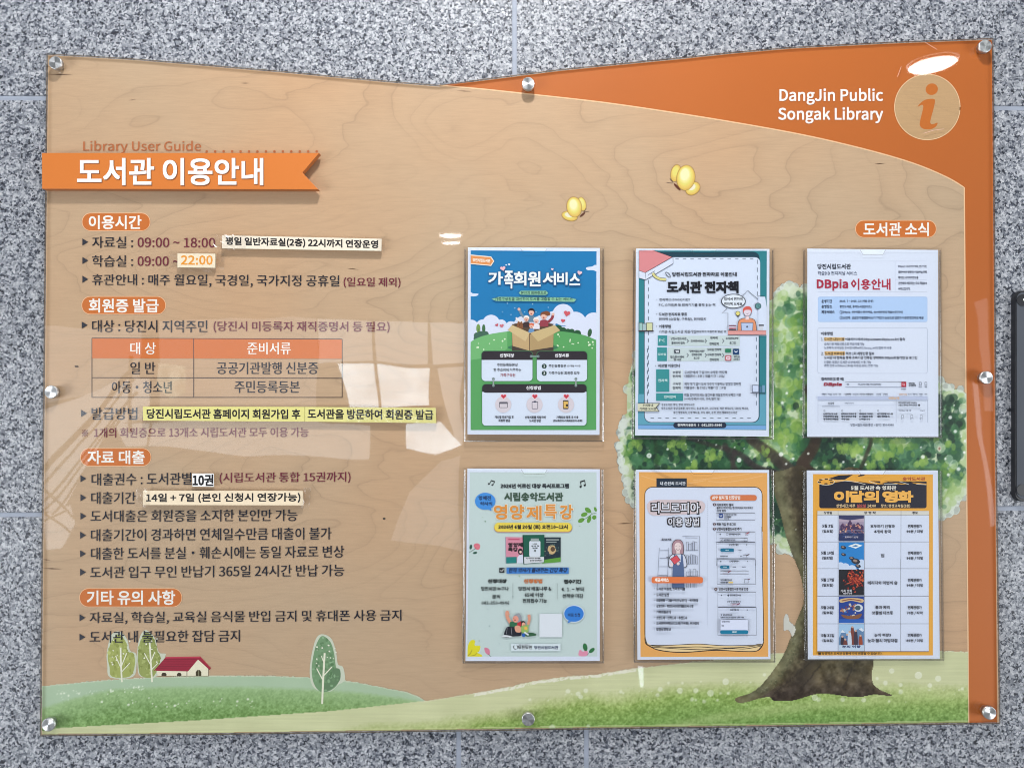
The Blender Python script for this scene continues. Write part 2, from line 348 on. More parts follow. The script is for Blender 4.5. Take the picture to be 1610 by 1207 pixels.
# ================================================================== THE BOARD
board = thing('information_board', U(815, 1150, .0), 'large birch library board under clear acrylic with an orange corner and printed tree', 'information board')
top_edge = [(691, 134), (630, 129), (535, 120.5), (440, 111.5), (362, 105), (290, 98.5), (215, 92.5), (140, 88), (73, 84.5)]
top_r = [(1562, 60), (1400, 66), (1244, 74), (1150, 82), (1070, 90.5), (960, 101), (880, 109), (809, 118), (750, 125.5)]
outl = [(62.5, 1157), (350, 1154.5), (700, 1149.5), (1100, 1144), (1573, 1137.5), (1567, 700)] + top_r + top_edge
def inset(pts, k):
    P = [np.array(p, float) for p in pts]; n = len(P); out = []
    a = sum(P[i][0] * P[(i + 1) % n][1] - P[(i + 1) % n][0] * P[i][1] for i in range(n)); sg = 1 if a > 0 else -1
    for i in range(n):
        e1 = P[i] - P[i - 1]; e2 = P[(i + 1) % n] - P[i]; e1 /= np.hypot(*e1); e2 /= np.hypot(*e2)
        n1 = np.array([-e1[1], e1[0]]) * sg; n2 = np.array([-e2[1], e2[0]]) * sg; b = n1 + n2; b /= np.hypot(*b); out.append(tuple(P[i] + b * k / max(.3, b @ n1)))
    return out
M_BIRCH = birch()
prism('wood_panel', inset(outl, 2.6), .0025, .0090, M_BIRCH, board)
sheet_o = inset(outl, .2)
sh = prism('acrylic_sheet', sheet_o, .0102, D_ACR, [M_ACR, M_RIM], board, mi_side=True)
# polished bevel that runs round the sheet
def rim(pts, k, d, mat, name, parent, dd=.0012):
    A_ = pts; B_ = inset(pts, k); n = len(A_); P = list(U(*zip(*A_), d - dd)) + list(U(*zip(*B_), d + .00015)) + list(U(*zip(*inset(pts, k + .8)), d - .0001)); fs = []
    for r in (0, n):
        for i in range(n): j = (i + 1) % n; fs.append([r + i, r + j, r + n + j, r + n + i])
    return mesh(name, P, fs, mat, parent)
rim(outl, 1.6, D_ACR, M_RIM, 'bevelled_rim', board)

# orange field: one printed sheet on the panel, with a cream keyline
OR = (186, 104, 40)
M_ORANGE = None
def orange_mat():
    m, t, b = nt('orange_print'); tc = N(t, 'ShaderNodeTexCoord'); L = t.links.new
    n1 = N(t, 'ShaderNodeTexNoise', Scale=2.2, Detail=2.); L(tc.outputs['Object'], n1.inputs['Vector'])
    r = ramp(t, [(.3, refl((177, 96, 38))), (.7, refl((183, 101, 42)))]); L(n1.outputs['Fac'], r.inputs[0])
    n2 = N(t, 'ShaderNodeTexNoise', Scale=1100., Detail=3.); L(tc.outputs['Object'], n2.inputs['Vector']); r2 = ramp(t, [(.25, (.9,) * 3), (.75, (1.1,) * 3)]); L(n2.outputs['Fac'], r2.inputs[0])
    x = N(t, 'ShaderNodeMix', _data_type='RGBA', _blend_type='MULTIPLY'); x.inputs[0].default_value = 1; L(r.outputs[0], x.inputs[6]); L(r2.outputs[0], x.inputs[7]); L(x.outputs[2], b.inputs['Base Color'])
    b.inputs['Roughness'].default_value = .5; b.inputs['Specular IOR Level'].default_value = .3; return m
M_ORANGE = orange_mat()
sw = smooth_path([(691, 134.5), (760, 140.5), (830, 148), (950, 161.5), (1070, 179), (1180, 197), (1278, 215.5), (1372, 238), (1439, 258), (1489, 279), (1516, 295)], 5)
inn = inset(outl, 2.8)
ri = [(1567.6, 1135), (1564.6, 700), (1559.4, 63), (1400, 69), (1244, 77), (1150, 85), (1070, 93.5), (960, 104), (880, 112), (809, 121), (750, 128.5)]
opoly = sw + [(1518.5, 600), (1520.5, 850), (1523, 1135.5)] + ri
P = U(*zip(*opoly), .00915); mesh('orange_band', P, [list(range(len(P)))[::-1]], M_ORANGE, board)
kl = Art(.0092); kl.line(sw + [(1518.5, 600), (1520.5, 850), (1523, 1135.5)], 2.0, (226, 190, 150)); kl.build('cream_keyline', board)
em = thing_e = None
cir = mesh('round_emblem', U(*zip(*ell(1458, 168.5, 51.5, n=64)), .00935), [list(range(64))[::-1]], birch('emblem_birch', (186, 152, 112), (180, 148, 110), .5), board)
ea = Art(.0094); ea.line(ell(1458, 168.5, 51.5, n=64), 1.2, (222, 190, 150), True)
ea.at(1070, 0, 2.98).disc(1177, 419, 29, OR, 27, -20, 28)
ea.poly(smooth_path([(1110, 502), (1124, 484), (1148, 468), (1188, 465), (1190, 490), (1172, 560), (1171, 578), (1182, 583), (1204, 576), (1196, 594), (1172, 606), (1140, 605), (1123, 592), (1122, 570), (1137, 505), (1132, 492), (1118, 498)], 4, True), OR)
ea.build('emblem_letter', cir)

# painted meadow
def lp(pts):
    xs, ys = zip(*pts); return lambda X: np.interp(X, xs, ys)
cv = Canvas(61, 1000, 1526, 1158, 1.25); X, Y = cv.X, cv.Y
n1 = noise2(cv.h, cv.w, 3.4, 1, 3, .8); n2 = noise2(cv.h, cv.w, 40, 2, 3); n3 = noise2(cv.h, cv.w, 2.2, 3, 2); n4 = noise2(cv.h, cv.w, 120, 4, 2)
streak = noise2(cv.h * 4, cv.w // 8 + 1, 6, 5, 3).repeat(8, 1)[:cv.h * 4:4, :cv.w][:cv.h]
bott = lp([(62, 1154), (350, 1151.5), (700, 1146.5), (1100, 1141), (1573, 1134.5)])(X)
lef = 64.8 + (1157 - Y) * .0105
hill = lp([(62, 1077.5), (110, 1073), (170, 1067.5), (250, 1063), (330, 1061), (420, 1061), (500, 1064), (560, 1071), (600, 1079), (640, 1087), (656, 1093), (670, 1101)])(X) + (n1 - .5) * 2
front = lp([(62, 1149), (96, 1143.5), (304, 1132), (522, 1117), (669, 1101), (737, 1090), (805, 1078), (839, 1069.5), (887, 1063), (942, 1058.5), (976, 1052.5), (1010, 1048), (1100, 1038), (1212, 1026), (1483, 1022), (1526, 1024)])(X) + (n1 - .5) * 3.2 * (X > 700)
hill2 = lp([(62, 1111), (109, 1096), (174, 1080), (261, 1076), (391, 1076), (491, 1080), (565, 1085), (630, 1093), (668, 1101)])(X) + (n1 - .5) * 3
mh = (Y > hill) & (X < 669) & (Y < front + 3)
cv.paint(mh, (166, 188, 160)); cv.rgb += (mh[..., None]) * ((n2 - .5) * 12)[..., None]
cv.paint((Y > hill) & (Y < hill + 1.8) & (X < 669), (206, 208, 186), .8)
t = np.clip((Y - hill2) / 46, 0, 1)[..., None]
mid = np.array((154, 182, 134)) * (1 - t) + np.array((116, 152, 86)) * t
mg = (mh & (Y > hill2)).astype(float) * np.clip((Y - hill2) / 7, 0, 1)
cv.rgb = cv.rgb * (1 - mg[..., None]) + (mid + ((n1 - .5) * 62 + (n3 - .5) * 60)[..., None] * (.25 + .75 * t)) * mg[..., None]
mf = (Y > front) & (Y < bott) & (X > lef)
dep = Y - front
pal = np.array((199, 202, 160)) + (n2 - .5)[..., None] * 16 + (streak - .5)[..., None] * 14
cv.rgb = np.where(mf[..., None], pal, cv.rgb); cv.al = np.maximum(cv.al, mf)
gl_ = lp([(62, 1190), (420, 1168), (560, 1150), (640, 1142), (760, 1128), (830, 1114), (900, 1098), (1000, 1088), (1100, 1080), (1250, 1080), (1400, 1082), (1526, 1086)])(X) + (n1 - .5) * 8 + (n2 - .5) * 14
k = np.clip((Y - gl_ + 10) / 26, 0, 1)[..., None] * mf[..., None]
gcol = np.array((156, 176, 98)) * (1 - np.clip((Y - gl_) / 55, 0, 1)[..., None]) + np.array((112, 150, 74)) * np.clip((Y - gl_) / 55, 0, 1)[..., None]
gcol = gcol + ((n1 - .5) * 66 + (n3 - .5) * 54)[..., None]
cv.rgb = cv.rgb * (1 - k) + gcol * k
# a lighter diagonal stroke at the foot of the near hill
k = np.exp(-((Y - lp([(900, 1180), (1100, 1132), (1300, 1105), (1526, 1092)])(X)) / 9) ** 2)[..., None] * mf[..., None] * .35
cv.rgb = cv.rgb * (1 - k) + np.array((196, 204, 150)) * k
wt = (Y > front) & (Y < front + 5.5) & (X > 745) & (X < 1000) & (n1 + .25 * n3 > .50); cv.paint(wt, (226, 224, 210), .9)
cv.paint((Y > front) & (Y < front + 1.6) & (X > 660), (214, 210, 184), .7)
cv.paint((Y > bott - 3.2) & (Y < bott - 1.2) & (X > lef), (214, 218, 168), .55)
cv.al[(Y > bott) | (X < lef) | (X > 1522.5)] = 0
rd = random.Random(5)
for _ in range(46):
    x = rd.uniform(80, 230); cv.disc(x, 1093 - (x - 80) * .09 + rd.gauss(0, 3.5), rd.choice([.9, 1.1, 1.5, 2.1]), (224, 230, 214), .8, soft=1)
for _ in range(34):
    x = rd.uniform(160, 405); cv.disc(x, 1106 + rd.gauss(0, 5), rd.choice([.9, 1.2, 1.6, 2.3]), (224, 230, 214), .85, soft=1)
for x, y, r in [(862, 1100, 1.6), (833, 1099, 2.6), (893, 1086, 4), (909, 1090, 4), (913, 1095, 4), (921, 1085, 4), (889, 1091, 1.5), (976, 1087, 3), (980, 1089, 2), (1005, 1086, 1.5), (1016, 1094, 1.5), (1025, 1086, 1.5), (1038, 1083, 4), (1034, 1092, 3.5), (1069, 1085, 5), (1094, 1085, 4.5), (1117, 1089, 5.5), (1133, 1089, 2.5), (1145, 1089, 3), (1088, 1099, 3.5), (1094, 1100, 2.5), (1107, 1102, 3.5), (1128, 1100, 2.5), (1141, 1071, 5.5), (1051, 1073, 2.5), (1073, 1073, 2.5), (1102, 1071, 2), (1281, 1096, 5), (1287, 1099, 4), (1325, 1099, 4), (1358, 1100, 4), (1398, 1102, 2.5), (1424, 1103, 1.5), (1444, 1061, 6), (1475, 1066, 5), (1416, 1076, 3.5), (1402, 1054, 4.5), (1392, 1073, 4), (1416, 1087, 4), (1462, 1077, 4), (1461, 1084, 2), (1484, 1084, 1.5), (1508, 1084, 2), (1513, 1082, 3), (1379, 1066, 3), (1202, 1060, 3), (1154, 1072, 1.5), (1165, 1072, 1.5), (1180, 1072, 2), (868, 1143, 5), (925, 1141, 3.5)]:
    cv.disc(x, y, r, (238, 240, 232), .45, rim=.4)
for _ in range(26): cv.disc(rd.uniform(720, 1510), rd.uniform(1078, 1120), rd.uniform(.7, 1.4), (232, 238, 220), .6)
cv.build('printed_meadow', board, .00925)

# painted tree
ct = Canvas(962, 436, 1521, 1108, 1.25); X, Y = ct.X, ct.Y
env = smooth_path([(1205, 474), (1226, 460), (1240, 450), (1266, 452), (1300, 440), (1380, 446), (1440, 500), (1476, 600), (1497, 610), (1521, 624), (1524, 700), (1521, 772), (1505, 782), (1500, 800), (1480, 812), (1440, 840), (1380, 850), (1300, 850), (1265, 858), (1248, 868), (1236, 858), (1228, 864), (1212, 852), (1130, 836), (1040, 800), (998, 792), (987, 775), (984, 750), (977, 725), (975, 700), (978, 672), (984, 656), (1000, 560), (1100, 500)], 6, True)
me_ = ct.inside(env); ct.paint(me_, (188, 204, 170))
cxm, cym = 1250, 660
def dist_env(x, y):
    P = np.array(env); return np.min(np.hypot(P[:, 0] - x, P[:, 1] - y))
rd = random.Random(9); Pn = np.array(env)
for i, (x, y) in enumerate(env):
    if i % 3 == 0: ct.disc(x + rd.uniform(-2, 2), y + rd.uniform(-2, 2), rd.uniform(6, 11), (206, 214, 204), .85, rim=.2)
nn = noise2(ct.h, ct.w, 70, 21, 3, .55)
pts = []
for _ in range(9500):
    x, y = rd.uniform(972, 1521), rd.uniform(442, 865); pts.append((x, y))
pts = [p for p in pts if me_[min(int((p[1] - ct.y0) / ct.st), ct.h - 1), min(int((p[0] - ct.x0) / ct.st), ct.w - 1)]]
for q, (x, y) in enumerate(pts):
    dd = dist_env(x, y)
    if dd < 4: continue
    v = nn[int((y - ct.y0) / ct.st), int((x - ct.x0) / ct.st)] + rd.gauss(0, .06) - .05 + max(0, 560 - y) * .0008
    if dd < 8 + rd.uniform(0, 10): c = rd.choice([(196, 208, 178), (176, 196, 142), (206, 214, 200), (160, 186, 120)]); a = .5
    elif v < .40: c = rd.choice([(22, 52, 40), (34, 72, 44), (20, 44, 38), (44, 90, 58)]); a = .7
    elif v < .52: c = rd.choice([(46, 96, 56), (60, 112, 56), (38, 84, 62), (70, 120, 82)]); a = .6
    elif v < .62: c = rd.choice([(84, 130, 58), (104, 146, 66), (66, 116, 72), (98, 142, 104)]); a = .55
    else: c = rd.choice([(138, 168, 84), (120, 156, 72), (156, 184, 116), (116, 156, 116)]); a = .5
    r = rd.uniform(2.6, 6.5) if q % 4 else rd.uniform(6, 11)
    ct.disc(x, y, r, c, a, ry=r * rd.uniform(.8, 1.35), rim=rd.choice([0, .15, -.12]), solid=False)
# limbs
def limb(pts, w0, w1, col, a=.9, jit=8):
    P = smooth_path(pts, 8); n = len(P)
    for i, (x, y) in enumerate(P):
        w = w0 + (w1 - w0) * i / (n - 1); q = rd.uniform(-jit, jit)
        ct.disc(x, y, w, np.array(col) + q, a * .6, soft=2.5, solid=False)
limb([(1300, 800), (1262, 760), (1222, 722), (1180, 690)], 16, 9, (58, 48, 44))
limb([(1222, 745), (1190, 735), (1160, 712), (1120, 700), (1085, 690)], 8, 4, (52, 44, 46))
limb([(1155, 712), (1150, 745)], 6, 4, (56, 46, 48)); limb([(1140, 700), (1158, 740)], 6, 5, (60, 50, 50))
limb([(1272, 745), (1262, 730), (1280, 700), (1285, 660), (1270, 610)], 13, 8, (58, 44, 34))
limb([(1350, 745), (1362, 715), (1370, 690), (1372, 640)], 5, 4, (52, 46, 36))
limb([(1020, 655), (1030, 690), (1032, 740)], 6, 4, (42, 56, 36), .5); limb([(1240, 560), (1225, 600), (1230, 640)], 5, 3, (60, 84, 76), .35)
# leaf sprays over the limbs
def spray(cx, cy, n, sp, cols, r0=3, r1=5.5):
    for _ in range(n):
        r = rd.uniform(r0, r1); ct.disc(cx + rd.gauss(0, sp), cy + rd.gauss(0, sp * .7), r, rd.choice(cols), .55, ry=r * rd.uniform(.9, 1.7), rim=.25, solid=False)
LG = [(134, 168, 78), (150, 182, 92), (116, 154, 72)]
for x, y, n in [(1240, 672, 9), (1256, 668, 6), (1225, 645, 8), (1115, 718, 8), (1125, 722, 5), (1205, 712, 7), (1326, 702, 16), (1345, 708, 10), (1388, 716, 16), (1405, 708, 12), (1375, 735, 12), (1310, 735, 10), (1238, 545, 9), (1250, 600, 8), (1228, 690, 8), (1085, 735, 10), (1062, 700, 10), (1000, 700, 8), (1450, 725, 10), (1490, 700, 8), (1500, 735, 9)]: spray(x, y, n, 7, LG)
for x, y in [(1228, 530), (1240, 528), (1228, 562), (1232, 548)]: ct.disc(x, y, 5, (196, 210, 186), .4, ry=9, rim=.3, solid=False)
for x, y in [(1500, 730), (1492, 722), (1475, 700), (1480, 704)]: ct.disc(x, y, 7, (176, 200, 176), .5, ry=8, rim=.3, solid=False)
for x, y in [(975, 680), (972, 700), (974, 705), (976, 724), (982, 738), (986, 756), (980, 668)]: ct.disc(x, y, 7.5, (204, 212, 204), .75, rim=.2)
# trunk
tr_l = [(1216, 770), (1222, 790), (1228, 810), (1235, 840), (1245, 870), (1257, 900), (1263, 930), (1262, 950), (1251, 978), (1237, 1017), (1225, 1040), (1200, 1073), (1181, 1088), (1157, 1096), (1158, 1103), (1168, 1105), (1197, 1097), (1211, 1096), (1217, 1101), (1247, 1101), (1271, 1094), (1293, 1090), (1327, 1094), (1349, 1096), (1374, 1092), (1399, 1094), (1401, 1091), (1383, 1083), (1373, 1074), (1371, 1055), (1374, 1037), (1366, 960), (1352, 860), (1345, 790), (1360, 745), (1330, 735), (1300, 760), (1262, 732), (1235, 738), (1214, 745)]
tp = smooth_path(tr_l, 4, True); mt_ = ct.inside(tp)
nf = noise2(ct.h, ct.w, 7, 31, 3, .65); nv = noise2(ct.h, ct.w, 26, 33, 3, .6)
base = np.array((98, 88, 62))[None, None] * (.38 + 1.1 * nv[..., None]) + ((nf - .5) * 90)[..., None]
edge = lp([(740, 1216), (770, 1216), (840, 1235), (900, 1257), (950, 1262), (1017, 1237), (1040, 1225), (1073, 1200), (1100, 1170)])
le = np.interp(Y, [740, 770, 840, 900, 950, 1017, 1040, 1073, 1100], [1216, 1216, 1235, 1257, 1262, 1237, 1225, 1200, 1160])
dl = X - le
darkk = np.exp(-((dl - 38 - (nf - .5) * 30 - np.clip(Y - 1000, 0, 99) * .25) / 17) ** 2)[..., None] * .75
ol = np.exp(-((dl - 10) / 13) ** 2)[..., None] * .5
base = base * (1 - ol) + np.array((136, 140, 104)) * ol
base = base * (1 - darkk) + np.array((52, 44, 34)) * darkk
low = np.clip((Y - 1050) / 45, 0, 1)[..., None] * (dl > 30)[..., None] * .7
base = base * (1 - low) + (np.array((58, 44, 38)) + ((nf - .5) * 90)[..., None]) * low
ct.rgb = np.where(mt_[..., None], base, ct.rgb); ct.al = np.maximum(ct.al, mt_)
for _ in range(60):
    yy = rd.uniform(940, 1090); ct.disc(np.interp(yy, [770, 840, 900, 950, 1017, 1040, 1073, 1100], [1216, 1235, 1257, 1262, 1237, 1225, 1200, 1160]) + rd.gauss(12, 5), yy, rd.uniform(.6, 1.6), (178, 184, 150), .4, solid=False)
for _ in range(130):
    yy = rd.uniform(950, 1088); ct.disc(np.interp(yy, [950, 1017, 1040, 1073, 1100], [1262, 1237, 1225, 1200, 1160]) + rd.gauss(20, 6), yy, rd.uniform(.8, 2.2), (62, 66, 44), .45, solid=False)
for (a, b) in [((1345, 1040), (1325, 1082)), ((1262, 1080), (1290, 1045)), ((1215, 1092), (1275, 1040))]:
    for q in np.linspace(0, 1, 24): ct.disc(a[0] + (b[0] - a[0]) * q + rd.gauss(0, .8), a[1] + (b[1] - a[1]) * q, 2.0, (42, 34, 28), .5, solid=False)
# pale sprigs by the trunk
sprig = [(1231, 987), (1232, 972), (1236, 964), (1240, 968), (1242, 976), (1248, 982), (1251, 990), (1246, 1000), (1241, 992), (1237, 990), (1234, 992)]
ct.paint(ct.inside(smooth_path(sprig, 3, True)), (220, 220, 212), .9)
for _ in range(70):
    x, y = rd.uniform(975, 1518), rd.uniform(470, 840)
    if me_[int((y - ct.y0) / ct.st), int((x - ct.x0) / ct.st)]: ct.disc(x, y, rd.choice([1.2, 1.4, 1.8, 2.4]), (236, 242, 232), .85, solid=False)
for x, y, r in [(1020.6, 716, 4.4), (1162, 723, 4.2), (1228, 714, 4), (1247, 721, 2.8), (1236, 729, 2.4), (1237, 701, 2), (1126, 699, 1.8), (1155, 703, 1.8), (1170, 705, 1.6), (1078, 698, 1.6), (1098, 692, 1.4), (1494, 656, 3.4), (1502, 678, 3.2), (1517, 693, 2.6), (1507, 737, 3.4), (1516, 711, 2.8), (1491, 746, 3), (1230, 633, 2.8), (1260, 627, 3), (1261, 593, 2.8), (1260, 575, 3.2), (1237, 618, 2.6), (1451, 718, 3.6), (1448, 703, 2.2), (1326, 726, 2.4), (1343, 731, 1.8), (1361, 730, 2.4), (1310, 705, 1.8)]: ct.disc(x, y, r, (240, 244, 240), .8, rim=.2, solid=False)
ct.disc(1020.6, 716, 1.6, (70, 110, 70), .9, solid=False); ct.disc(1477, 705, 8, (150, 176, 140), .5, ry=9, solid=False); ct.disc(1477, 705, 3.6, (214, 210, 190), .9, ry=5, solid=False); ct.disc(1477, 705, 2, (126, 84, 66), .9, ry=3, solid=False)
ct.al[X > 1519.5] = 0
ct.build('printed_tree', board, .00932)

# small trees and the farmhouse on the left hill
def small_tree(c, body, edge, lean, trunk, tcol=(226, 226, 206), dots=9, leaf=None):
    a = Art(.0093); a.step = 2.5e-6; a.at(0, 900, 2.3)
    a.poly(smooth_path(edge, 4, True), (198, 204, 186)); a.poly(smooth_path(body, 4, True), c)
    if leaf: a.poly(smooth_path(leaf, 4, True), tuple(int(x * .86) for x in c))
    rr_ = random.Random(dots * 7); P_ = np.array(smooth_path(body, 4, True)); mn_, mx_ = P_.min(0), P_.max(0); cc_ = P_.mean(0); k_ = 0
    while k_ < 90:
        q = cc_ + (P_[rr_.randrange(len(P_))] - cc_) * math.sqrt(rr_.random()) * .94; k_ += 1; u_ = rr_.uniform(-26, 24)
        a.disc(q[0], q[1], rr_.uniform(3, 7), tuple(min(max(int(x + u_), 10), 240) for x in c), rr_.uniform(3, 8), 0, 7)
    for t_, w in trunk: a.line(smooth_path(t_, 4), w, tcol)
    r_ = random.Random(dots)
    xs = [p[0] for p in body]; ys = [p[1] for p in body]
    for _ in range(dots): a.disc(r_.uniform(min(xs) + 10, max(xs) - 12), r_.uniform(min(ys) + 20, min(ys) + 110), r_.uniform(1.5, 3.5), (232, 234, 214), n=8)
    return a.build('printed_small_tree', board)
small_tree((158, 166, 92), [(405, 375), (396, 340), (390, 300), (402, 250), (430, 222), (455, 250), (462, 285), (482, 290), (488, 330), (470, 374)], [(398, 378), (388, 330), (386, 290), (402, 225), (432, 212), (460, 240), (470, 280), (492, 292), (494, 330), (480, 376)], 0, [([(441, 395), (438, 340), (436, 270)], 6), ([(438, 345), (418, 300)], 3.5), ([(440, 335), (458, 290)], 3.5), ([(438, 360), (470, 325)], 3)], dots=12)
small_tree((148, 158, 90), [(510, 372), (500, 330), (500, 280), (512, 235), (532, 215), (556, 240), (572, 290), (580, 310), (556, 374)], [(508, 374), (497, 330), (498, 265), (510, 222), (530, 207), (560, 236), (574, 286), (598, 292), (596, 306), (570, 372)], 0, [([(550, 395), (546, 330), (541, 250)], 6), ([(546, 335), (522, 290)], 3.5), ([(546, 320), (560, 285)], 3.5), ([(548, 350), (572, 325)], 3)], dots=10)
small_tree((116, 150, 112), [(1135, 400), (1127, 350), (1135, 290), (1150, 245), (1168, 228), (1195, 250), (1208, 290), (1215, 340), (1228, 365), (1222, 400), (1195, 425), (1160, 430)], [(1126, 400), (1120, 350), (1130, 280), (1146, 232), (1170, 222), (1200, 240), (1216, 290), (1222, 330), (1240, 340), (1248, 380), (1240, 395), (1222, 405), (1195, 428), (1150, 425)], 0, [([(1165, 474), (1168, 400), (1174, 290)], 7), ([(1169, 390), (1145, 345)], 4), ([(1172, 370), (1200, 340)], 4), ([(1173, 330), (1162, 300)], 3)], dots=14, leaf=[(1170, 425), (1182, 370), (1200, 348), (1228, 348), (1230, 385), (1210, 410), (1190, 424)])
ho = Art(.0094); ho.at(0, 900, 2.3)
ho.poly([(566, 354), (676, 354), (718, 312), (754, 348), (754, 373), (572, 374)], (226, 220, 196)); ho.line([(676, 352), (676, 373)], 2.5, (92, 66, 48)); ho.line([(754, 346), (754, 373)], 2, (110, 88, 70)); ho.line([(572, 373), (754, 373)], 2, (140, 130, 100))
ho.poly([(556, 354), (600, 304), (722, 302), (762, 345), (758, 351), (716, 313), (680, 356)], (150, 30, 56)); ho.poly([(600, 304), (722, 302), (727, 307), (596, 309)], (186, 58, 80))
for k in range(1, 6): ho.line([(600 - 44 * k / 6, 304 + 50 * k / 6), (718 - 38 * k / 6, 304 + 52 * k / 6)], 1.2, (112, 20, 44))
ho.poly([(584, 373), (584, 366), (588, 361), (598, 361), (602, 366), (602, 373)], (62, 50, 34)); ho.poly([(640, 373), (640, 366), (644, 361), (652, 361), (656, 366), (656, 373)], (62, 50, 34)); ho.poly([(708, 373), (708, 358), (714, 351), (722, 351), (728, 358), (728, 373)], (66, 58, 34)); ho.line([(718, 351), (718, 373)], 1.5, (150, 150, 120))
ho.line([(722, 302), (762, 345)], 3, (176, 44, 66))
ho.build('printed_farmhouse', board)

# butterflies
def butterfly(flip, org, sc, W_):
    a = Art(.0094); a.at(*org, sc)
    for k, (e, c) in enumerate(W_): a.poly(e, c)
    return a
bf = Art(.0094); bf.at(860, 240, 6.192)
def wing(a, cx, cy, rx, ry, rot, cols):
    a.disc(cx, cy, rx + 4, (150, 118, 60), ry + 4, rot, 30)
    n = len(cols)
    for k, c in enumerate(cols):
        f = k / n; a.disc(cx - rx * .14 * f * (1 if cx < 800 else 1), cy - ry * .30 * f, rx * (1 - .62 * f), c, ry * (1 - .62 * f), rot, 26)
YL = [(206, 172, 88), (212, 184, 98), (216, 196, 104), (214, 204, 112), (220, 210, 132), (224, 216, 150), (228, 222, 176)]
wing(bf, 340, 500, 38, 66, -14, YL[1:5]); wing(bf, 220, 618, 76, 44, 14, YL[0:4] + [(220, 214, 190)]); wing(bf, 265, 530, 72, 98, -6, YL); bf.disc(346, 604, 34, (96, 56, 40), 10, -40, 14); bf.line([(356, 580), (384, 540)], 4, (60, 40, 40)); bf.line([(360, 578), (412, 572)], 4, (60, 40, 40))
bf.build('printed_butterfly', board)
bf = Art(.0094); bf.at(860, 240, 6.192)
wing(bf, 1255, 200, 48, 82, 12, YL[0:4]); wing(bf, 1420, 350, 74, 56, -35, YL[0:4] + [(220, 214, 190)]); wing(bf, 1352, 245, 88, 122, 8, YL); bf.disc(1268, 335, 46, (96, 50, 36), 12, 46, 14); bf.line([(1228, 292), (1196, 252)], 4, (60, 40, 40)); bf.line([(1222, 298), (1164, 292)], 4, (60, 40, 40))
bf.build('printed_butterfly', board)
for p in [((72, 117), (115, 117.5), 1.6), ((72, 104.5), (79, 104.5), 1.2), ((66, 879), (80, 880), 1.4), ((66, 893), (98, 894), 1.6), ((378, 131), (393, 131), 1.2), ((1374, 258), (1392, 257), 1.2), ((718, 143), (742, 144), 1.2), ((545, 422), (566, 424), 1.2), ((202, 158), (214, 157), 1.), ((968, 823), (994, 822), 1.5)]: sl = Art(.00925); sl.poly([p[0], ((p[0][0] + p[1][0]) / 2, (p[0][1] + p[1][1]) / 2 - p[2] / 2), p[1], ((p[0][0] + p[1][0]) / 2, (p[0][1] + p[1][1]) / 2 + p[2] / 2)], (84, 58, 36)); sl.build('grain_slit', board)
sl = Art(.00925); sl.disc(120.5, 576, 3.4, (82, 60, 44), 1.7, 6); sl.build('wood_knot', board); sl = Art(.00925); sl.disc(604, 815, 2.2, (80, 70, 60), 1.8); sl.build('wood_knot', board)

for q in ([(1411, 121), (1414, 113), (1417, 105)], [(1455, 67), (1463, 72), (1473, 78)], [(1452, 210), (1468, 205), (1484, 203)]):
    sc_ = Art(D_ACR + .0001); sc_.line(q, .7, (214, 176, 160)); sc_.build('surface_scratch', board)
# lettering of the board
NV = (22, 24, 40); MR = (108, 30, 52); WH = (236, 232, 228)
def L_(items, name='printed_text', col=NV, d=.0098, label=None):
    a = Art(d)
    for it in items: a.text(*it[:5], it[5] if len(it) > 5 else col, it[6] if len(it) > 6 else .55, it[7] if len(it) > 7 else None, 3)
    return a.build(name, board)
def row(items, bx, by, col=NV):
    a = Art(.0098); a.poly([(bx, by - 5.5), (bx + 9, by), (bx, by + 5.5)], (42, 44, 56))
    for s_, x0, x1, yc, h, c, b, y2 in items: a.text(s_, x0, x1, yc, h, c, b, y2, 3)
    a.build('printed_text', board)
row([('자료실 :', 145, 209, 381, 18, NV, .42, None), ('09:00 ~ 18:00', 216.5, 338, 381, 15, MR, .5, 381.5)], 129.5, 380.5)
row([('학습실 :', 145, 209, 410.5, 18, NV, .42, None), ('09:00', 216.5, 265, 410.5, 15, MR, .5, None), ('~', 272, 281, 411, 3, MR, .4, None)], 129.5, 409.5)
row([('휴관안내 : 매주 월요일, 국경일, 국가지정 공휴일', 145, 533.5, 440.5, 19.5, NV, .42, 442.5), ('(일요일 제외)', 540.5, 629.5, 444, 16, MR, .45, 444.5)], 129.5, 439)
row([('대상 : 당진시 지역주민', 145, 326, 512.5, 19, NV, .42, 513), ('(당진시 미등록자 재직증명서 등 필요)', 336, 612.5, 513.5, 17.5, MR, .5, 514.5)], 128.5, 511)
row([('발급방법 :', 144, 227, 650, 19, (50, 54, 66), .42, None)], 127.5, 649.5)
row([('대출권수 : 도서관별', 144, 301, 753.5, 19, NV, .42, 752), ('(시립도서관 통합 15권까지)', 345.5, 551, 751.5, 17.5, MR, .45, 750)], 126.5, 752)
row([('대출기간', 143.5, 213, 782.5, 19, NV, .42, None)], 126.5, 782)
row([('도서대출은 회원증을 소지한 본인만 가능', 142.5, 467.5, 811, 18.5, NV, .42, 809.5)], 126.5, 811)
row([('대출기간이 경과하면 연체일수만큼 대출이 불가', 143, 521, 841, 19, NV, .42, 838)], 126, 841)
row([('대출한 도서를 분실·훼손시에는 동일 자료로 변상', 143, 541, 870, 19, NV, .42, 866.5)], 126, 870)
row([('도서관 입구 무인 반납기 365일 24시간 반납 가능', 142, 541, 899.5, 18.5, NV, .42, 896)], 126, 899)
row([('자료실, 학습실, 교육실 음식물 반입 금지 및 휴대폰 사용 금지', 141, 631, 971.5, 19.5, NV, .42, 967.5)], 125, 970.5)
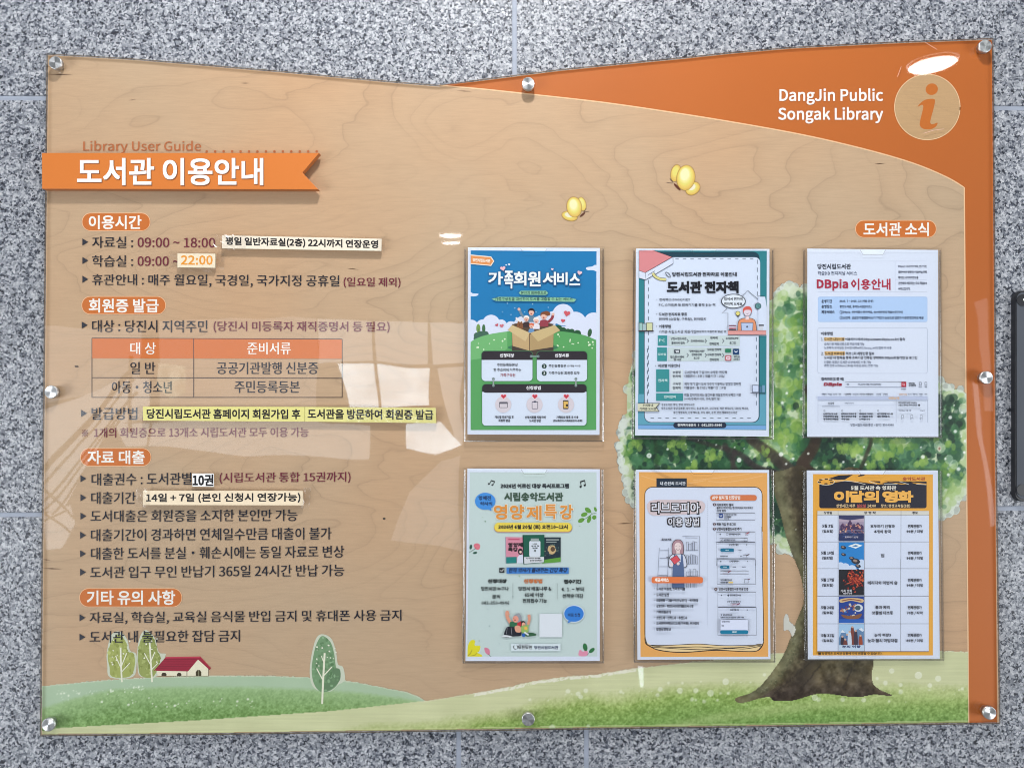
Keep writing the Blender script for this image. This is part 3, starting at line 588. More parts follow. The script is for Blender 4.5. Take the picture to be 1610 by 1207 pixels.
row([('도서관 내 불필요한 잡담 금지', 141, 377, 1001, 18.5, NV, .42, 999)], 125, 1001)
L_([('※', 129, 138, 680.5, 10, MR, .3)])
L_([('1개의 회원증으로 13개소 시립도서관 모두 이용 가능', 148, 485, 680, 15, MR, .25, 679)])
L_([('Library User Guide', 131, 316, 231.5, 20, (176, 104, 62), .5)])
dd = Art(.0095)
for k in range(14): dd.disc(325 + k * 13.3, 238.2, 2., (176, 104, 62))
dd.build('printed_dot_row', board)
def pill(x0, y0, x1, y1, s_, tx0, tx1, tyc, th):
    a = Art(.0094); a.rr(x0, y0, x1, y1, (y1 - y0) / 2 - .3, (226, 182, 142), 8); a.rr(x0 + 1.1, y0 + 1.1, x1 - 1.1, y1 - 1.1, (y1 - y0) / 2 - 1.4, (194, 108, 46), 8); a.text(s_, tx0, tx1, tyc, th, WH, .95, None, 3); a.build('heading_pill', board)
pill(128.5, 334.5, 236.5, 363.5, '이용시간', 140, 222, 349.5, 21); pill(128, 465.5, 261, 494.5, '회원증 발급', 140, 249, 480.5, 21)
pill(126, 704, 238, 733, '자료 대출', 138, 227, 718.5, 20.5); pill(124.5, 924, 286.5, 954, '기타 유의 사항', 137, 275, 939, 22); pill(1344.5, 346, 1472.5, 374, '도서관 소식', 1358, 1460, 360.5, 20.5)
for t_, x_, y_ in (('DangJin Public', 1226, 152), ('Songak Library', 1224, 181.5)):
    a_ = Art(.0098); a_.text(t_, x_, 1388, y_, 25, (232, 226, 224), 1.0, None, 3, 0., True); a_.build('printed_text', board)
tb = Art(.0094); tb.poly([(144.5, 531.5), (538, 533), (538, 564), (144.5, 563)], (202, 112, 54))
TL = (70, 56, 52)
for y0, y1 in ((531.5, 533), (593.5, 594.5), (624.5, 624.5)): tb.line([(144.5, y0), (538, y1)], 1.1, TL)
for x in (144.5, 304.5, 538): tb.line([(x, 531.5 if x < 500 else 533), (x, 624.5)], 1.1, TL)
for s_, x0, x1, y, c in [('대 상', 205, 245, 547.5, WH), ('준비서류', 389, 457, 547.5, WH), ('일 반', 205, 244, 578.5, NV), ('공공기관발행 신분증', 341, 500, 578.5, NV), ('아동·청소년', 176, 270, 608.5, NV), ('주민등록등본', 369, 471, 608, NV)]: tb.text(s_, x0, x1, y, 19, c, .5, None, 3)
tb.build('printed_table', board)

# ribbon: a thick cut-out screwed on the sheet's left
M_RIB = plain('orange_ribbon_paint', (197, 110, 38), .5, noise=.05, nscale=900, bump=.5); M_RIBE = plain('ribbon_cut_edge', (176, 104, 52), .55, noise=.08, nscale=300)
D_RIB = .0245
rb = prism('title_ribbon', [(65.5, 240.5), (502, 240.5), (475.5, 271.5), (500.5, 298), (66, 297)], D_ACR + .0003, D_RIB, [M_RIB, M_RIBE], board, bevel=.0005, mi_side=True)
ra = Art(D_RIB + .0002); ra.text('도서관 이용안내', 123, 414, 271, 42, (126, 72, 40), 2.6, None, 5); ra.text('도서관 이용안내', 122, 413, 270, 41, (240, 236, 232), 1.9, None, 5); ra.build('ribbon_letters', rb)

# bolts
M_ALU = alu(); M_ALUS = alu('turned_aluminium_side', .3, .38, (.62, .62, .63))
def lathe(name, prof, mat, parent, loc, n=40):
    V, fs = [], []
    for r, z in prof:
        for k in range(n): a = 2 * math.pi * k / n; V.append((r * math.cos(a), r * math.sin(a), z))
    for i in range(len(prof) - 1):
        for k in range(n): j = (k + 1) % n; fs.append([i * n + k, i * n + j, (i + 1) * n + j, (i + 1) * n + k])
    fs.append([(len(prof) - 1) * n + k for k in range(n)])
    me = bpy.data.meshes.new(name); me.from_pydata(V, [], fs); o = link(name, me, mat, parent)
    o.location = np.array(loc) - worldorg(parent); o.rotation_euler = (math.pi / 2, 0, 0)
    for p in me.polygons[:-1]: p.use_smooth = True
    return o
D_CAP = D_ACR + .0100
cap_me = body_me = None
for (x, y) in [(86.5, 98.5), (830.5, 131.5), (1549.5, 72.5), (80, 616), (1551.5, 593.5), (75.5, 1139), (830.5, 1130.5), (1556.5, 1120.5)]:
    c = U(x, y, D_CAP); r = .0100 if y < 1000 else .0104
    if cap_me is None:
        bo = lathe('standoff_bolt', [(r - .0012, 0), (r - .0012, .0035), (r, .0035), (r, .0086)], M_ALUS, board, (c[0], -D_ACR - .0001, c[2])); body_me = bo.data
        ca = lathe('bolt_cap', [(r, .0), (r, .0010), (r - .0007, .0015), (r - .0008, .0015)], M_ALU, bo, (0, 0, 0)); cap_me = ca.data
        ca.location = (0, 0, .0086); ca.rotation_euler = (0, 0, 0)
    else:
        bo = bpy.data.objects.new('standoff_bolt', body_me); COL.objects.link(bo); bo.parent = board; bo.location = np.array((c[0], -D_ACR - .0001, c[2])) - worldorg(board); bo.rotation_euler = (math.pi / 2, random.uniform(-.4, .4), 0)
        ca = bpy.data.objects.new('bolt_cap', cap_me); COL.objects.link(ca); ca.parent = bo; ca.location = (0, 0, .0086)

# ================================================================== STUCK-ON CORRECTION STRIPS
def tape(parent, quad, d, seed, amp=.0006, nx=14, ny=7):
    r_ = np.random.default_rng(seed); V = []; fs = []
    q = [np.array(p, float) for p in quad]
    for j in range(ny + 1):
        for i in range(nx + 1):
            u, v = i / nx, j / ny; p = (q[0] * (1 - u) + q[1] * u) * (1 - v) + (q[3] * (1 - u) + q[2] * u) * v
            if 0 < i < nx and 0 < j < ny: p = p + r_.normal(0, .5, 2)
            V.append(U(p[0], p[1], d + abs(r_.normal(0, amp))))
    for j in range(ny):
        for i in range(nx): a = j * (nx + 1) + i; fs.append([a, a + nx + 1, a + nx + 2, a + 1])
    return mesh('clear_tape', V, fs, M_TAPE, parent)
def strip(name, quad, thick, col, txts, label, edge=(190, 176, 150), cat='label strip'):
    c = U(*np.mean(quad, 0), D_ACR); a = D_ACR + .0003
    o = prism(name, quad, a, a + thick, [plain(name + '_card', col, .5, noise=.03, nscale=300), plain(name + '_edge', edge, .5)], None, c, mi_side=True)
    tag(o, label, cat); t_ = Art(a + thick + .0001)
    for s_, x0, x1, yc, h, cc, b, y2 in txts: t_.text(s_, x0, x1, yc, h, cc, b, y2, 2)
    t_.build('printed_text', o); return o
BK = (36, 34, 36); CR = (222, 210, 192)
s1 = strip('notice_strip', [(349, 370), (600, 375.5), (599.5, 394.5), (349, 390.5)], .0042, CR, [('평일 일반자료실(2층) 22시까지 연장운영', 355, 594, 379.5, 13.5, BK, .9, 385)], 'long cream strip in black type with crinkled clear tape, right of the first opening hours')
tape(s1, [(331, 368), (388, 368.5), (386, 395), (338, 393)], D_ACR + .0052, 3, .0005); tape(s1, [(592, 372), (605, 372), (605, 398), (592, 397)], D_ACR + .0050, 4, .0002, 5, 3)
s2 = strip('notice_strip', [(279, 398.5), (338.5, 399), (338, 421), (279, 420.5)], .0042, (230, 216, 190), [('22:00', 285, 334, 409, 14, (222, 146, 52), .9, 409)], 'small cream label reading 22:00 in orange under crinkled clear tape', cat='label')
tape(s2, [(266, 396), (353, 396), (352, 430), (270, 424)], D_ACR + .0051, 7, .0003)
s3 = strip('notice_strip', [(224.5, 639), (479, 639.5), (479, 662.5), (225, 661)], .0034, (212, 205, 128), [('당진시립도서관 홈페이지 회원가입 후', 231, 472, 650.2, 15, BK, .9, 650.8)], 'left half of the yellow strip below the small table', edge=(150, 136, 70))
s4 = strip('notice_strip', [(479.6, 639.5), (685, 641), (686, 665), (479.6, 662.5)], .0036, (212, 205, 132), [('도서관을 방문하여 회원증 발급', 484, 681, 650.5, 15, BK, .9, 652)], 'right half of the yellow strip below the small table, worn under glinting tape', edge=(150, 136, 70))
tape(s4, [(545, 640), (687, 641.5), (688, 665.5), (545, 663)], D_ACR + .0043, 13, .00035, 40, 7)
s5 = strip('notice_strip', [(302, 744), (336, 744), (336.5, 765), (302.5, 764.5)], .0012, (232, 232, 236), [('10권', 303.5, 335, 754.5, 17, (20, 20, 24), 1.3, None)], 'tiny white sticker reading ten books in bold black', cat='sticker')
s6 = strip('notice_strip', [(224.5, 771), (476, 771.5), (476, 794), (224.5, 793.5)], .0042, (226, 208, 180), [('14일 + 7일 (본인 신청시 연장가능)', 230, 472, 783, 14.5, BK, .9, 782)], 'long cream strip about the loan period with clear tape at both ends')
tape(s6, [(214, 767), (236, 767), (236, 798), (213, 796)], D_ACR + .0052, 17, .0003, 8, 6); tape(s6, [(468, 768), (489, 766), (486, 802), (470, 797)], D_ACR + .0052, 19, .0003, 8, 6)

# ================================================================== PAPER POSTERS
M_SHEET = plain('white_office_paper', (208, 216, 236), .6, spec=.25, noise=.025, nscale=500)
DP = D_PAPER + .00004
def poster(quad, label, cat='poster'):
    c = U(*np.mean(quad, 0), D_PAPER - .0004)
    o = prism('paper_poster', quad, D_PAPER - .0003, D_PAPER, M_SHEET, None, c)
    return tag(o, label, cat, 'paper notices in clear wall holders')
PW = (208, 216, 236)
def heart(a, x, y, s, col, rot=0):
    P = []
    for k in range(24):
        t = 2 * math.pi * k / 24; px = 16 * math.sin(t) ** 3; py = -(13 * math.cos(t) - 5 * math.cos(2 * t) - 2 * math.cos(3 * t) - math.cos(4 * t)); q = math.radians(rot)
        P.append((x + (px * math.cos(q) - py * math.sin(q)) * s / 16, y + (px * math.sin(q) + py * math.cos(q)) * s / 16))
    a.poly(P, col)
def T(a, rows, col=(30, 32, 42), bold=1.6):
    for r in rows: a.text(r[0], r[1], r[2], r[3], r[4], r[5] if len(r) > 5 else col, (r[6] if len(r) > 6 else bold) * (.62 if r[4] < 40 else 1), None, 1)

# ---- 1 blue and green family poster
p = poster([(735.7, 389), (943.3, 390), (942.6, 683.4), (735, 682.8)], 'blue and green poster with a cartoon family in a cardboard box')
a = Art(DP).at(720, 380)
a.poly([(134, 92), (1462, 102), (1458, 1000), (134, 1000)], (20, 116, 172))
for x, y, r in [(1410, 285, 50), (1452, 275, 34), (1380, 290, 26)]: pass
a.poly(smooth_path([(1462, 246), (1440, 246), (1415, 262), (1365, 268), (1350, 284), (1370, 300), (1420, 300), (1462, 314)], 3), (206, 214, 234))
a.poly(smooth_path([(134, 530), (160, 545), (210, 548), (214, 560), (190, 574), (134, 576)], 3), (206, 214, 234))
CL = (208, 214, 236)
for x, y, r in [(140, 900, 78), (350, 862, 92), (455, 882, 62), (560, 900, 62), (260, 890, 70), (1110, 770, 114), (1010, 800, 70), (1240, 850, 112), (1340, 900, 80), (1432, 850, 104), (700, 900, 120), (900, 900, 130)]:
    x0 = x; P = [(min(max(px, 134), 1460), py) for px, py in ell(x, y, r, n=28)]; a.poly(P, CL)
a.rect(134, 890, 1460, 1075, CL)
for x, y, w, c in [(215, 915, 22, (110, 146, 76)), (272, 918, 18, (60, 104, 66))]: a.disc(x, y, w, c, 48, 0, 14); a.line([(x, y), (x, y + 60)], 4, (50, 80, 60))
for x, y, r in [(200, 990, 34), (240, 975, 34), (290, 978, 36), (190, 1020, 26)]: a.disc(x, y, r, (62, 98, 82), n=14)
for x, y, r in [(1060, 920, 42), (1110, 935, 34), (1160, 950, 34), (1200, 950, 32), (1260, 970, 40), (1140, 980, 50), (1220, 990, 50)]: a.disc(x, y, r, (34, 82, 50), n=14)
a.disc(1390, 960, 22, (50, 90, 60), 44, 10, 14); a.line([(1388, 960), (1378, 1030)], 4, (60, 70, 50))
a.at(720, 530)
a.poly(smooth_path([(134, 52), (200, 10), (330, -30), (520, -60), (700, -72), (900, -72), (1100, -60), (1240, -40), (1350, -15), (1458, 30)], 4) + [(1458, 978), (134, 978)], (86, 156, 92))
a.poly(smooth_path([(134, 52), (200, 10), (330, -30), (520, -60)], 4) + [(520, 120), (420, 200), (134, 240)], (110, 174, 112))
rd = random.Random(3)
for _ in range(26):
    x, y = (rd.uniform(190, 540) if rd.random() < .5 else rd.uniform(1030, 1430)), rd.uniform(-30, 130); a.disc(x, y, rd.uniform(5, 10), (220, 234, 206), n=8)
a.disc(790, 108, 265, (56, 118, 84), 36, 0, 28)
a.build('printed_landscape', p)
a = Art(DP + .0005).at(720, 380)
a.poly([(570, 868), (1000, 868), (1010, 1200), (570, 1200)], (70, 58, 52))
a.poly([(575, 880), (760, 960), (1020, 870), (960, 860), (600, 862)], (84, 64, 48))
def pers(x, y, s, skin, hair, shirt, hy=-.35, gray=False):
    a.poly(smooth_path([(x - s * .9, y + s * 2.2), (x - s * .8, y + s * 1.0), (x, y + s * .75), (x + s * .8, y + s * 1.0), (x + s * .9, y + s * 2.2)], 4), shirt)
    a.disc(x, y, s * .62, skin, s * .72, n=16); a.poly(smooth_path([(x - s * .72, y + s * .1), (x - s * .68, y - s * .6), (x, y - s * .98), (x + s * .68, y - s * .6), (x + s * .7, y + s * .1), (x + s * .45, y - s * .3), (x - s * .4, y - s * .38)], 4, True), hair)
    a.disc(x - s * .05, y + s * .32, s * .17, (150, 50, 56), n=10)
SK = (222, 176, 158)
a.line(smooth_path([(740, 815), (680, 780), (650, 720)], 4), 26, (108, 132, 150)); a.disc(644, 712, 16, SK, n=10)
pers(775, 745, 46, SK, (40, 32, 40), (96, 126, 148))
a.line(smooth_path([(950, 850), (990, 810), (1002, 775)], 4), 28, (140, 54, 66)); a.disc(1004, 765, 15, SK, n=10)
pers(908, 785, 50, SK, (120, 66, 40), (144, 58, 70)); a.disc(940, 755, 36, (124, 70, 42), 24, 20, 14)
a.line(smooth_path([(690, 850), (640, 830), (612, 800)], 4), 20, (226, 222, 222))
pers(722, 815, 40, (214, 168, 150), (226, 222, 220), (60, 44, 46)); pers(826, 832, 40, (226, 180, 166), (232, 226, 222), (220, 216, 224)); pers(775, 890, 34, SK, (214, 96, 56), (96, 140, 186))
a.poly(smooth_path([(626, 860), (640, 836), (655, 852), (672, 838), (684, 870), (684, 915), (640, 930), (622, 900)], 3, True), (128, 80, 50)); a.disc(650, 880, 5, (30, 20, 20), n=8)
a.at(720, 530)
a.poly([(570, -80), (752, -30), (752, 142), (576, 92)], (186, 158, 116)); a.poly([(758, -30), (1010, -80), (1004, 104), (758, 142)], (172, 146, 104))
a.at(720, 380)
a.poly([(572, 878), (758, 960), (712, 1050), (524, 930)], (200, 178, 134)); a.poly([(1022, 878), (762, 960), (845, 1052), (1078, 936)], (194, 172, 126))
a.line([(758, 960), (757, 1148)], 4, (120, 92, 60))
for x, y, s, c, r in [(410, 878, 17, (190, 76, 92), -20), (462, 886, 22, (198, 110, 120), -10), (1150, 756, 34, (200, 86, 96), 12), (1108, 832, 22, (200, 84, 96), 8)]: heart(a, x, y, s, c, r)
a.build('printed_family_in_box', p)
a = Art(DP + .0010).at(720, 380)
a.poly([(134, 136), (350, 156), (384, 205), (350, 256), (134, 236)], (232, 222, 206)); a.poly([(134, 146), (344, 166), (372, 205), (344, 246), (134, 226)], (214, 138, 80)); a.text('당진시립도서관', 158, 340, 192, 34, (240, 228, 214), 2., 204, 1)
def bub(t, x0, x1, y, h, w=9, o=11, c=(226, 232, 244), yc2=None, rs=3): a.text(t, x0, x1, y + 3, h, (26, 74, 124), w + o, yc2, rs); a.text(t, x0, x1, y, h, c, w, yc2, rs)
bub('가', 325, 470, 385, 130); bub('족', 492, 580, 400, 180); bub('회', 592, 718, 388, 140); bub('원', 742, 868, 392, 150); bub('서', 898, 1030, 388, 130); bub('비', 1050, 1152, 388, 124); bub('스', 1180, 1284, 398, 115)
heart(a, 474, 282, 28, (232, 180, 186), -10); heart(a, 508, 246, 8, (230, 236, 244)); heart(a, 540, 240, 12, (230, 236, 244)); heart(a, 995, 290, 14, (216, 190, 200)); heart(a, 1284, 328, 26, (220, 186, 194), 12)
a.poly([(642, 540), (662, 518), (930, 518), (952, 542), (930, 562), (662, 560)], (132, 184, 150)); a.poly([(355, 604), (430, 582), (1170, 588), (1250, 608), (1225, 634), (400, 624)], (132, 184, 150))
T(a, [('본인의 회원증으로', 665, 932, 540, 34), ('가족구성원을 대신하여 도서를 대출할 수 있는 서비스', 392, 1210, 605, 34)], (34, 70, 76), 2.4)
for x, y in [(520, 650), (788, 658), (704, 742), (824, 742), (560, 768), (952, 692), (600, 700), (470, 740)]: a.disc(x, y, 5, (190, 216, 236), n=8)
a.build('printed_title', p)
a = Art(DP + .0008).at(720, 530)
DK = (44, 38, 46)
for x0, y0, x1, y1, t, tx0, tx1, hh in [(250, 148, 786, 462, '신청대상', 444, 592, 240), (832, 150, 1362, 464, '신청서류', 1024, 1170, 240), (256, 496, 1356, 932, '신청방법', 722, 872, 576)]:
    a.rr(x0 - 5, y0 - 5, x1 + 5, y1 + 5, 42, (60, 118, 76)); a.rr(x0, y0, x1, y1, 38, (206, 216, 240)); a.rr(x0, y0, x1, y0 + 90, 38, DK); a.rect(x0, y0 + 50, x1, hh, DK); a.text(t, tx0, tx1, (y0 + hh) / 2 - 2, 38, (226, 226, 232), 2.6, None, 1)
T(a, [('주민등록등본상', 412, 632, 292, 34), ('한 주소지에 거주하는', 375, 668, 345, 34), ('가족구성원', 448, 604, 400, 34, (150, 60, 70)), ('주민등록등본', 958, 1142, 304, 32), ('(3개월 이내)', 1155, 1292, 304, 24, (60, 60, 70), 1), ('가족구성원 회원증 모두', 958, 1284, 378, 32)])
for y, t in ((306, '1'), (380, '2')): a.disc(910, y, 26, (24, 58, 52)); a.text(t, 903, 917, y, 26, (230, 236, 236), 2)
for x, y, v in ((374, 440, 1), (374, 510, 1), (1244, 440, 1), (1244, 510, 1), (772, 202, 0), (846, 202, 0)): a.disc(x, y, 15, (112, 128, 128), n=12)
a.rect(367, 440, 381, 512, (150, 160, 160)); a.rect(1237, 440, 1251, 512, (150, 160, 160)); a.rect(772, 195, 846, 209, (126, 150, 144))
for x in (478, 808, 1140): a.disc(x, 710, 86, (206, 198, 206), n=32); heart(a, x + 3, 624, 34, (232, 196, 204)); heart(a, x + 3, 624, 27, (190, 60, 76))
a.box(438, 684, 522, 742, 5, (60, 58, 76), 6); a.rect(438, 690, 522, 702, (60, 58, 76)); a.box(782, 682, 842, 754, 6, (60, 62, 84), 6); a.rect(800, 672, 826, 688, (60, 62, 84))
a.rr(1108, 664, 1166, 758, 8, (40, 42, 50)); a.rect(1114, 676, 1160, 746, (216, 178, 96)); a.disc(1150, 718, 14, (60, 40, 30), n=10)
T(a, [('개인별 회원가입 후', 390, 588, 842, 28), ('회원증 발급', 428, 550, 878, 28), ('신청서류를 지참하여', 708, 924, 844, 28), ('도서관 방문', 752, 876, 880, 28), ('가족회원 등록 후 이용', 1040, 1270, 844, 28), ('(정보화면의>가족회원관리>등록)', 1006, 1312, 882, 24)], (34, 34, 46), 2.4)
a.build('printed_steps', p)

# ---- 2 teal e-book poster
p = poster([(1000, 391), (1209.8, 391.5), (1209, 686), (998.5, 684.3)], 'white poster in a teal frame about electronic books with a man at a laptop')
a = Art(DP).at(985, 380)
TE = (42, 122, 132)
a.poly([(130, 92), (1480, 96), (1474, 1985), (124, 1975)], TE)
a.at(985, 530).poly([(122, 600), (1470, 600), (1470, 972), (122, 966)], (92, 156, 178)); a.poly([(122, 926), (1470, 932), (1470, 972), (122, 966)], (118, 164, 212))
a.line([(122, 922), (1470, 930)], 5, (40, 70, 90))
a.poly(rrect(186, -900, 1404, 900, 70), (26, 62, 78)); 
a.poly([(x, y) for x, y in rrect(192, -842, 1394, 894, 66)], (204, 214, 236)); a.rr(192, -842, 1410, -300, 56, (204, 214, 236)); 
a.at(985, 380)
for k in range(11): a.rect(516 + k * 78.5, 180, 552 + k * 78.5, 187, (60, 74, 92))
for k in range(5): a.rect(1376, 190 + k * 84, 1383, 235 + k * 84, (60, 74, 92))
for k in range(16): a.rect(227, 405 + k * 77, 234, 445 + k * 77, (60, 74, 92))
a.at(985, 530)
for k in range(14): a.rect(254 + k * 78.5, 850, 290 + k * 78.5, 857, (60, 74, 92))
for k in range(9): a.rect(1366, 0 + k * 84, 1373, 45 + k * 84, (70, 90, 110)); a.rect(218, 120 + k * 76, 225, 160 + k * 76, (70, 90, 110))
a.rr(494, 898, 1054, 958, 30, (34, 44, 66)); T(a, [('전자책이용문의', 540, 732, 926, 28), ('|', 760, 764, 926, 22), ('041.350.4946', 792, 1006, 926, 28)], (226, 230, 240), 2.2)
a.build('printed_frame', p)
a = Art(DP + .0008).at(985, 380)
a.poly([(134, 300), (198, 330), (490, 165), (492, 232), (200, 404), (134, 384)], (206, 214, 232)); a.poly([(134, 96), (286, 92), (482, 162), (196, 326), (134, 302)], (206, 132, 136))
for q in [[(286, 92), (484, 162)], [(484, 162), (196, 328), (134, 304)], [(198, 328), (200, 404), (492, 232), (490, 165)], [(200, 404), (134, 384)], [(230, 350), (300, 308)]]: a.line(q, 5, (40, 36, 48))
rib_ = smooth_path([(278, 330), (300, 365), (350, 392), (418, 400)], 6); a.line(rib_, 32, (60, 54, 50)); a.line(rib_, 24, (206, 200, 136))
T(a, [('당진시립도서관 전자자료 이용안내', 484, 1162, 344, 44, (30, 32, 44), 3), ], bold=3)
a.line(ell(438, 348, 14, 34, -42), 6, (50, 50, 60), True); a.text('도서관 전자책', 432, 1176, 480, 116, (18, 20, 32), 14, None, 2)
T(a, [('• 전자책(E-BOOK)이란?', 316, 672, 612, 30), ('PC, 스마트폰 등 전자기기를 통해 읽는 책', 342, 936, 668, 32), ('• 도서관 전자자료 종류', 312, 638, 765, 32, (30, 32, 44), 3), ('전자책 (소장형, 구독형), 전자잡지', 342, 838, 817, 32), ('• 이용방법', 312, 466, 892, 32, (30, 32, 44), 3.4), ('가까운 시립도서관 회원가입', 342, 730, 948, 32), ('(방문하여 회원번호 발급) 후', 735, 1052, 948, 26)], (46, 50, 64), 1.8)
a.line([(1222, 570), (1278, 514), (1386, 606), (1386, 574), (1452, 574), (1470, 690)], 5, (50, 54, 66)); a.line([(1060, 704), (1006, 752), (1070, 752), (1070, 936)], 5, (50, 54, 66))
a.poly([(1392, 580), (1462, 580), (1478, 690), (1478, 990), (1392, 990)], (204, 214, 236))
a.disc(1128, 627, 130, (40, 44, 56), 77, 0, 36); a.disc(1128, 627, 121, (214, 222, 240), 69, 0, 36); T(a, [('집에서 편하게', 1030, 1224, 604, 32), ('전자책 보세요', 1030, 1222, 656, 32)], (30, 34, 46), 3)
a.rect(1070, 936, 1474, 982, (212, 150, 146)); a.line([(1068, 936), (1474, 936)], 5, (50, 40, 46)); a.line([(1068, 982), (1474, 982)], 5, (50, 40, 46))
a.disc(1388, 678, 34, (40, 60, 66)); a.disc(1388, 678, 28, (90, 138, 140)); a.line([(1388, 658), (1388, 680), (1404, 692)], 4, (30, 50, 56))
a.disc(1175, 756, 25, (60, 58, 50), n=16); a.disc(1175, 756, 20, (216, 206, 122), n=16); a.rect(1165, 776, 1186, 792, (60, 58, 56))
a.poly(smooth_path([(1170, 934), (1178, 840), (1230, 806), (1318, 806), (1362, 840), (1376, 934)], 4), (60, 44, 44)); a.poly(smooth_path([(1176, 934), (1184, 842), (1232, 811), (1316, 811), (1356, 842), (1370, 934)], 4), (214, 142, 106))
a.rect(1256, 770, 1292, 822, (220, 200, 206)); a.disc(1275, 742, 42, (60, 44, 50), 44); a.disc(1275, 742, 38, (216, 204, 216), 40); a.poly(smooth_path([(1232, 750), (1230, 706), (1262, 682), (1300, 684), (1322, 712), (1318, 748), (1306, 722), (1250, 722)], 4, True), (200, 92, 84)); a.line([(1262, 756), (1275, 762), (1288, 754)], 4, (90, 60, 70))
a.poly([(1205, 852), (1338, 852), (1334, 934), (1210, 934)], (60, 66, 84)); a.poly([(1211, 857), (1332, 857), (1328, 934), (1216, 934)], (176, 192, 222)); a.disc(1272, 896, 10, (60, 66, 84), n=10)
for y, c in ((926, (60, 60, 72)), (912, (190, 100, 110)), (898, (210, 214, 226)), (885, (110, 40, 60))): a.rr(1080, y - 5, 1158, y + 6, 4, c)
a.poly([(1400, 884), (1444, 884), (1438, 934), (1406, 934)], (196, 200, 210)); a.rect(1396, 874, 1448, 888, (46, 46, 56))
a.rect(126, 934, 286, 948, (60, 50, 56))
for x0, x1, y0, c in ((136, 168, 856, (150, 186, 182)), (172, 208, 866, (160, 182, 190)), (214, 272, 856, (200, 204, 160))): a.rect(x0 - 4, y0 - 4, x1 + 4, 934, (50, 52, 60)); a.rect(x0, y0, x1, 934, c)
a.build('printed_reader', p)
a = Art(DP + .0006).at(985, 530)
GB = (190, 204, 206); TB = (54, 138, 142)
a.at(985, 380); a.rect(330, 988, 430, 1096, TB); a.rect(444, 990, 1195, 1100, GB); a.at(985, 530)
a.rect(324, 108, 426, 252, TB); a.rect(436, 110, 1190, 252, GB); a.rect(312, 338, 452, 576, TB); a.rect(464, 338, 598, 576, (204, 214, 222)); a.poly([(312, 590), (598, 592), (598, 672), (312, 670)], TB)
for y in (40, 190):
    for x in (645, 836, 1020): a.line([(x - 8, y - 20), (x + 8, y), (x - 8, y + 20)], 8, (34, 44, 60))
for x in (640, 838, 1020): a.line([(x, -50), (x, 250)], 2, (206, 216, 228))
T(a, [('PC', 345, 405, 34, 30, (206, 228, 228)), ('모바일', 335, 416, 180, 26, (206, 228, 228)), ('전자책', 334, 430, 456, 30, (206, 228, 228)), ('전자잡지', 396, 518, 628, 28, (206, 228, 228)),
      ('당진시립도서관', 468, 632, 15, 28), ('홈페이지 접속', 474, 614, 62, 28), ('도서관서비스', 678, 818, 40, 26), ('전자책', 884, 960, 8, 26), ('전자잡지', 876, 972, 70, 28), ('도서관ID/PW', 1050, 1180, 14, 26), ('로그인', 1088, 1154, 60, 26),
      ('앱스토어에서', 462, 606, 208, 26), ('앱 다운', 498, 578, 236, 24), ('"당진시립도서관"', 658, 824, 148, 26), ('검색후선택', 688, 792, 184, 24), ('로그인', 710, 768, 220, 24), ('모바일 전자책', 852, 998, 130, 26), ('구독형 전자책', 852, 998, 184, 26), ('전자잡지', 878, 972, 236, 26), ('예스24', 1134, 1194, 206, 20), ('교보문고', 1128, 1196, 232, 20),
      ('• 자료별 이용안내', 304, 562, 300, 32, (30, 34, 46), 3), ('소장형', 488, 570, 370, 28), ('전자책', 488, 570, 412, 28), ('도서관에서 구입하여 소장한 전자책', 612, 1060, 370, 30), ('대출권수 : 5권 / 대출기간 : 14일', 612, 1032, 412, 30), ('구독형', 488, 570, 490, 28), ('전자책', 488, 570, 534, 28), ('예약 대기 없이 도서 다수가 이용하는 방대한 전자책', 612, 1204, 492, 30), ('대출권수 : 월 15권 / 대출기간 : 14일', 612, 1046, 534, 30), ('매월 업데이트되는 월간지를 과월호까지 무제한 이용', 612, 1208, 608, 30), ('(시사/경제/라이프, 교육/문학 등)', 612, 988, 652, 28),
      ('공공도서관: 중앙, 합덕, 송악도서관', 368, 718, 712, 26), ('작은도서관: 송당 꿈초롱, 송악 신나, 읍내 책나무, 고대 보림, 석문 생각나무, 대호지 책나라,', 368, 1290, 752, 28), ('송산 행정복지, 신평 책다움, 우강 새미, 순성, 면천 행복작은도서관', 494, 1168, 796, 28)], (50, 56, 72), 1.8)
a.rect(504, 130, 562, 168, (44, 52, 66)); a.text('앱', 516, 550, 149, 24, (220, 226, 232), 2); a.rr(1040, 122, 1102, 162, 6, (40, 120, 90)); a.rr(1122, 122, 1188, 184, 8, (30, 66, 110)); a.line([(1138, 145), (1155, 160), (1172, 145)], 9, (220, 226, 240)); a.rr(1042, 190, 1106, 248, 10, (176, 62, 80)); a.rr(1052, 200, 1096, 238, 6, (226, 214, 224)); a.rect(1060, 214, 1088, 224, (190, 100, 110))
a.poly([(118, 694), (356, 694), (318, 740), (350, 784), (118, 784)], (50, 50, 50)); a.poly([(118, 700), (342, 700), (308, 740), (338, 778), (118, 778)], (206, 206, 182)); T(a, [('우리동네', 170, 280, 718, 26), ('가까운 도서관', 140, 312, 754, 26)], (40, 44, 50), 2.6)
a.line([(1308, 590), (1464, 594)], 6, (60, 60, 80)); a.rect(1324, 504, 1398, 580, (60, 70, 90)); a.rect(1330, 510, 1392, 576, (196, 208, 232)); a.rect(1404, 518, 1424, 580, (80, 120, 150)); a.rect(1432, 506, 1460, 580, (110, 150, 180))
a.build('printed_guide', p)

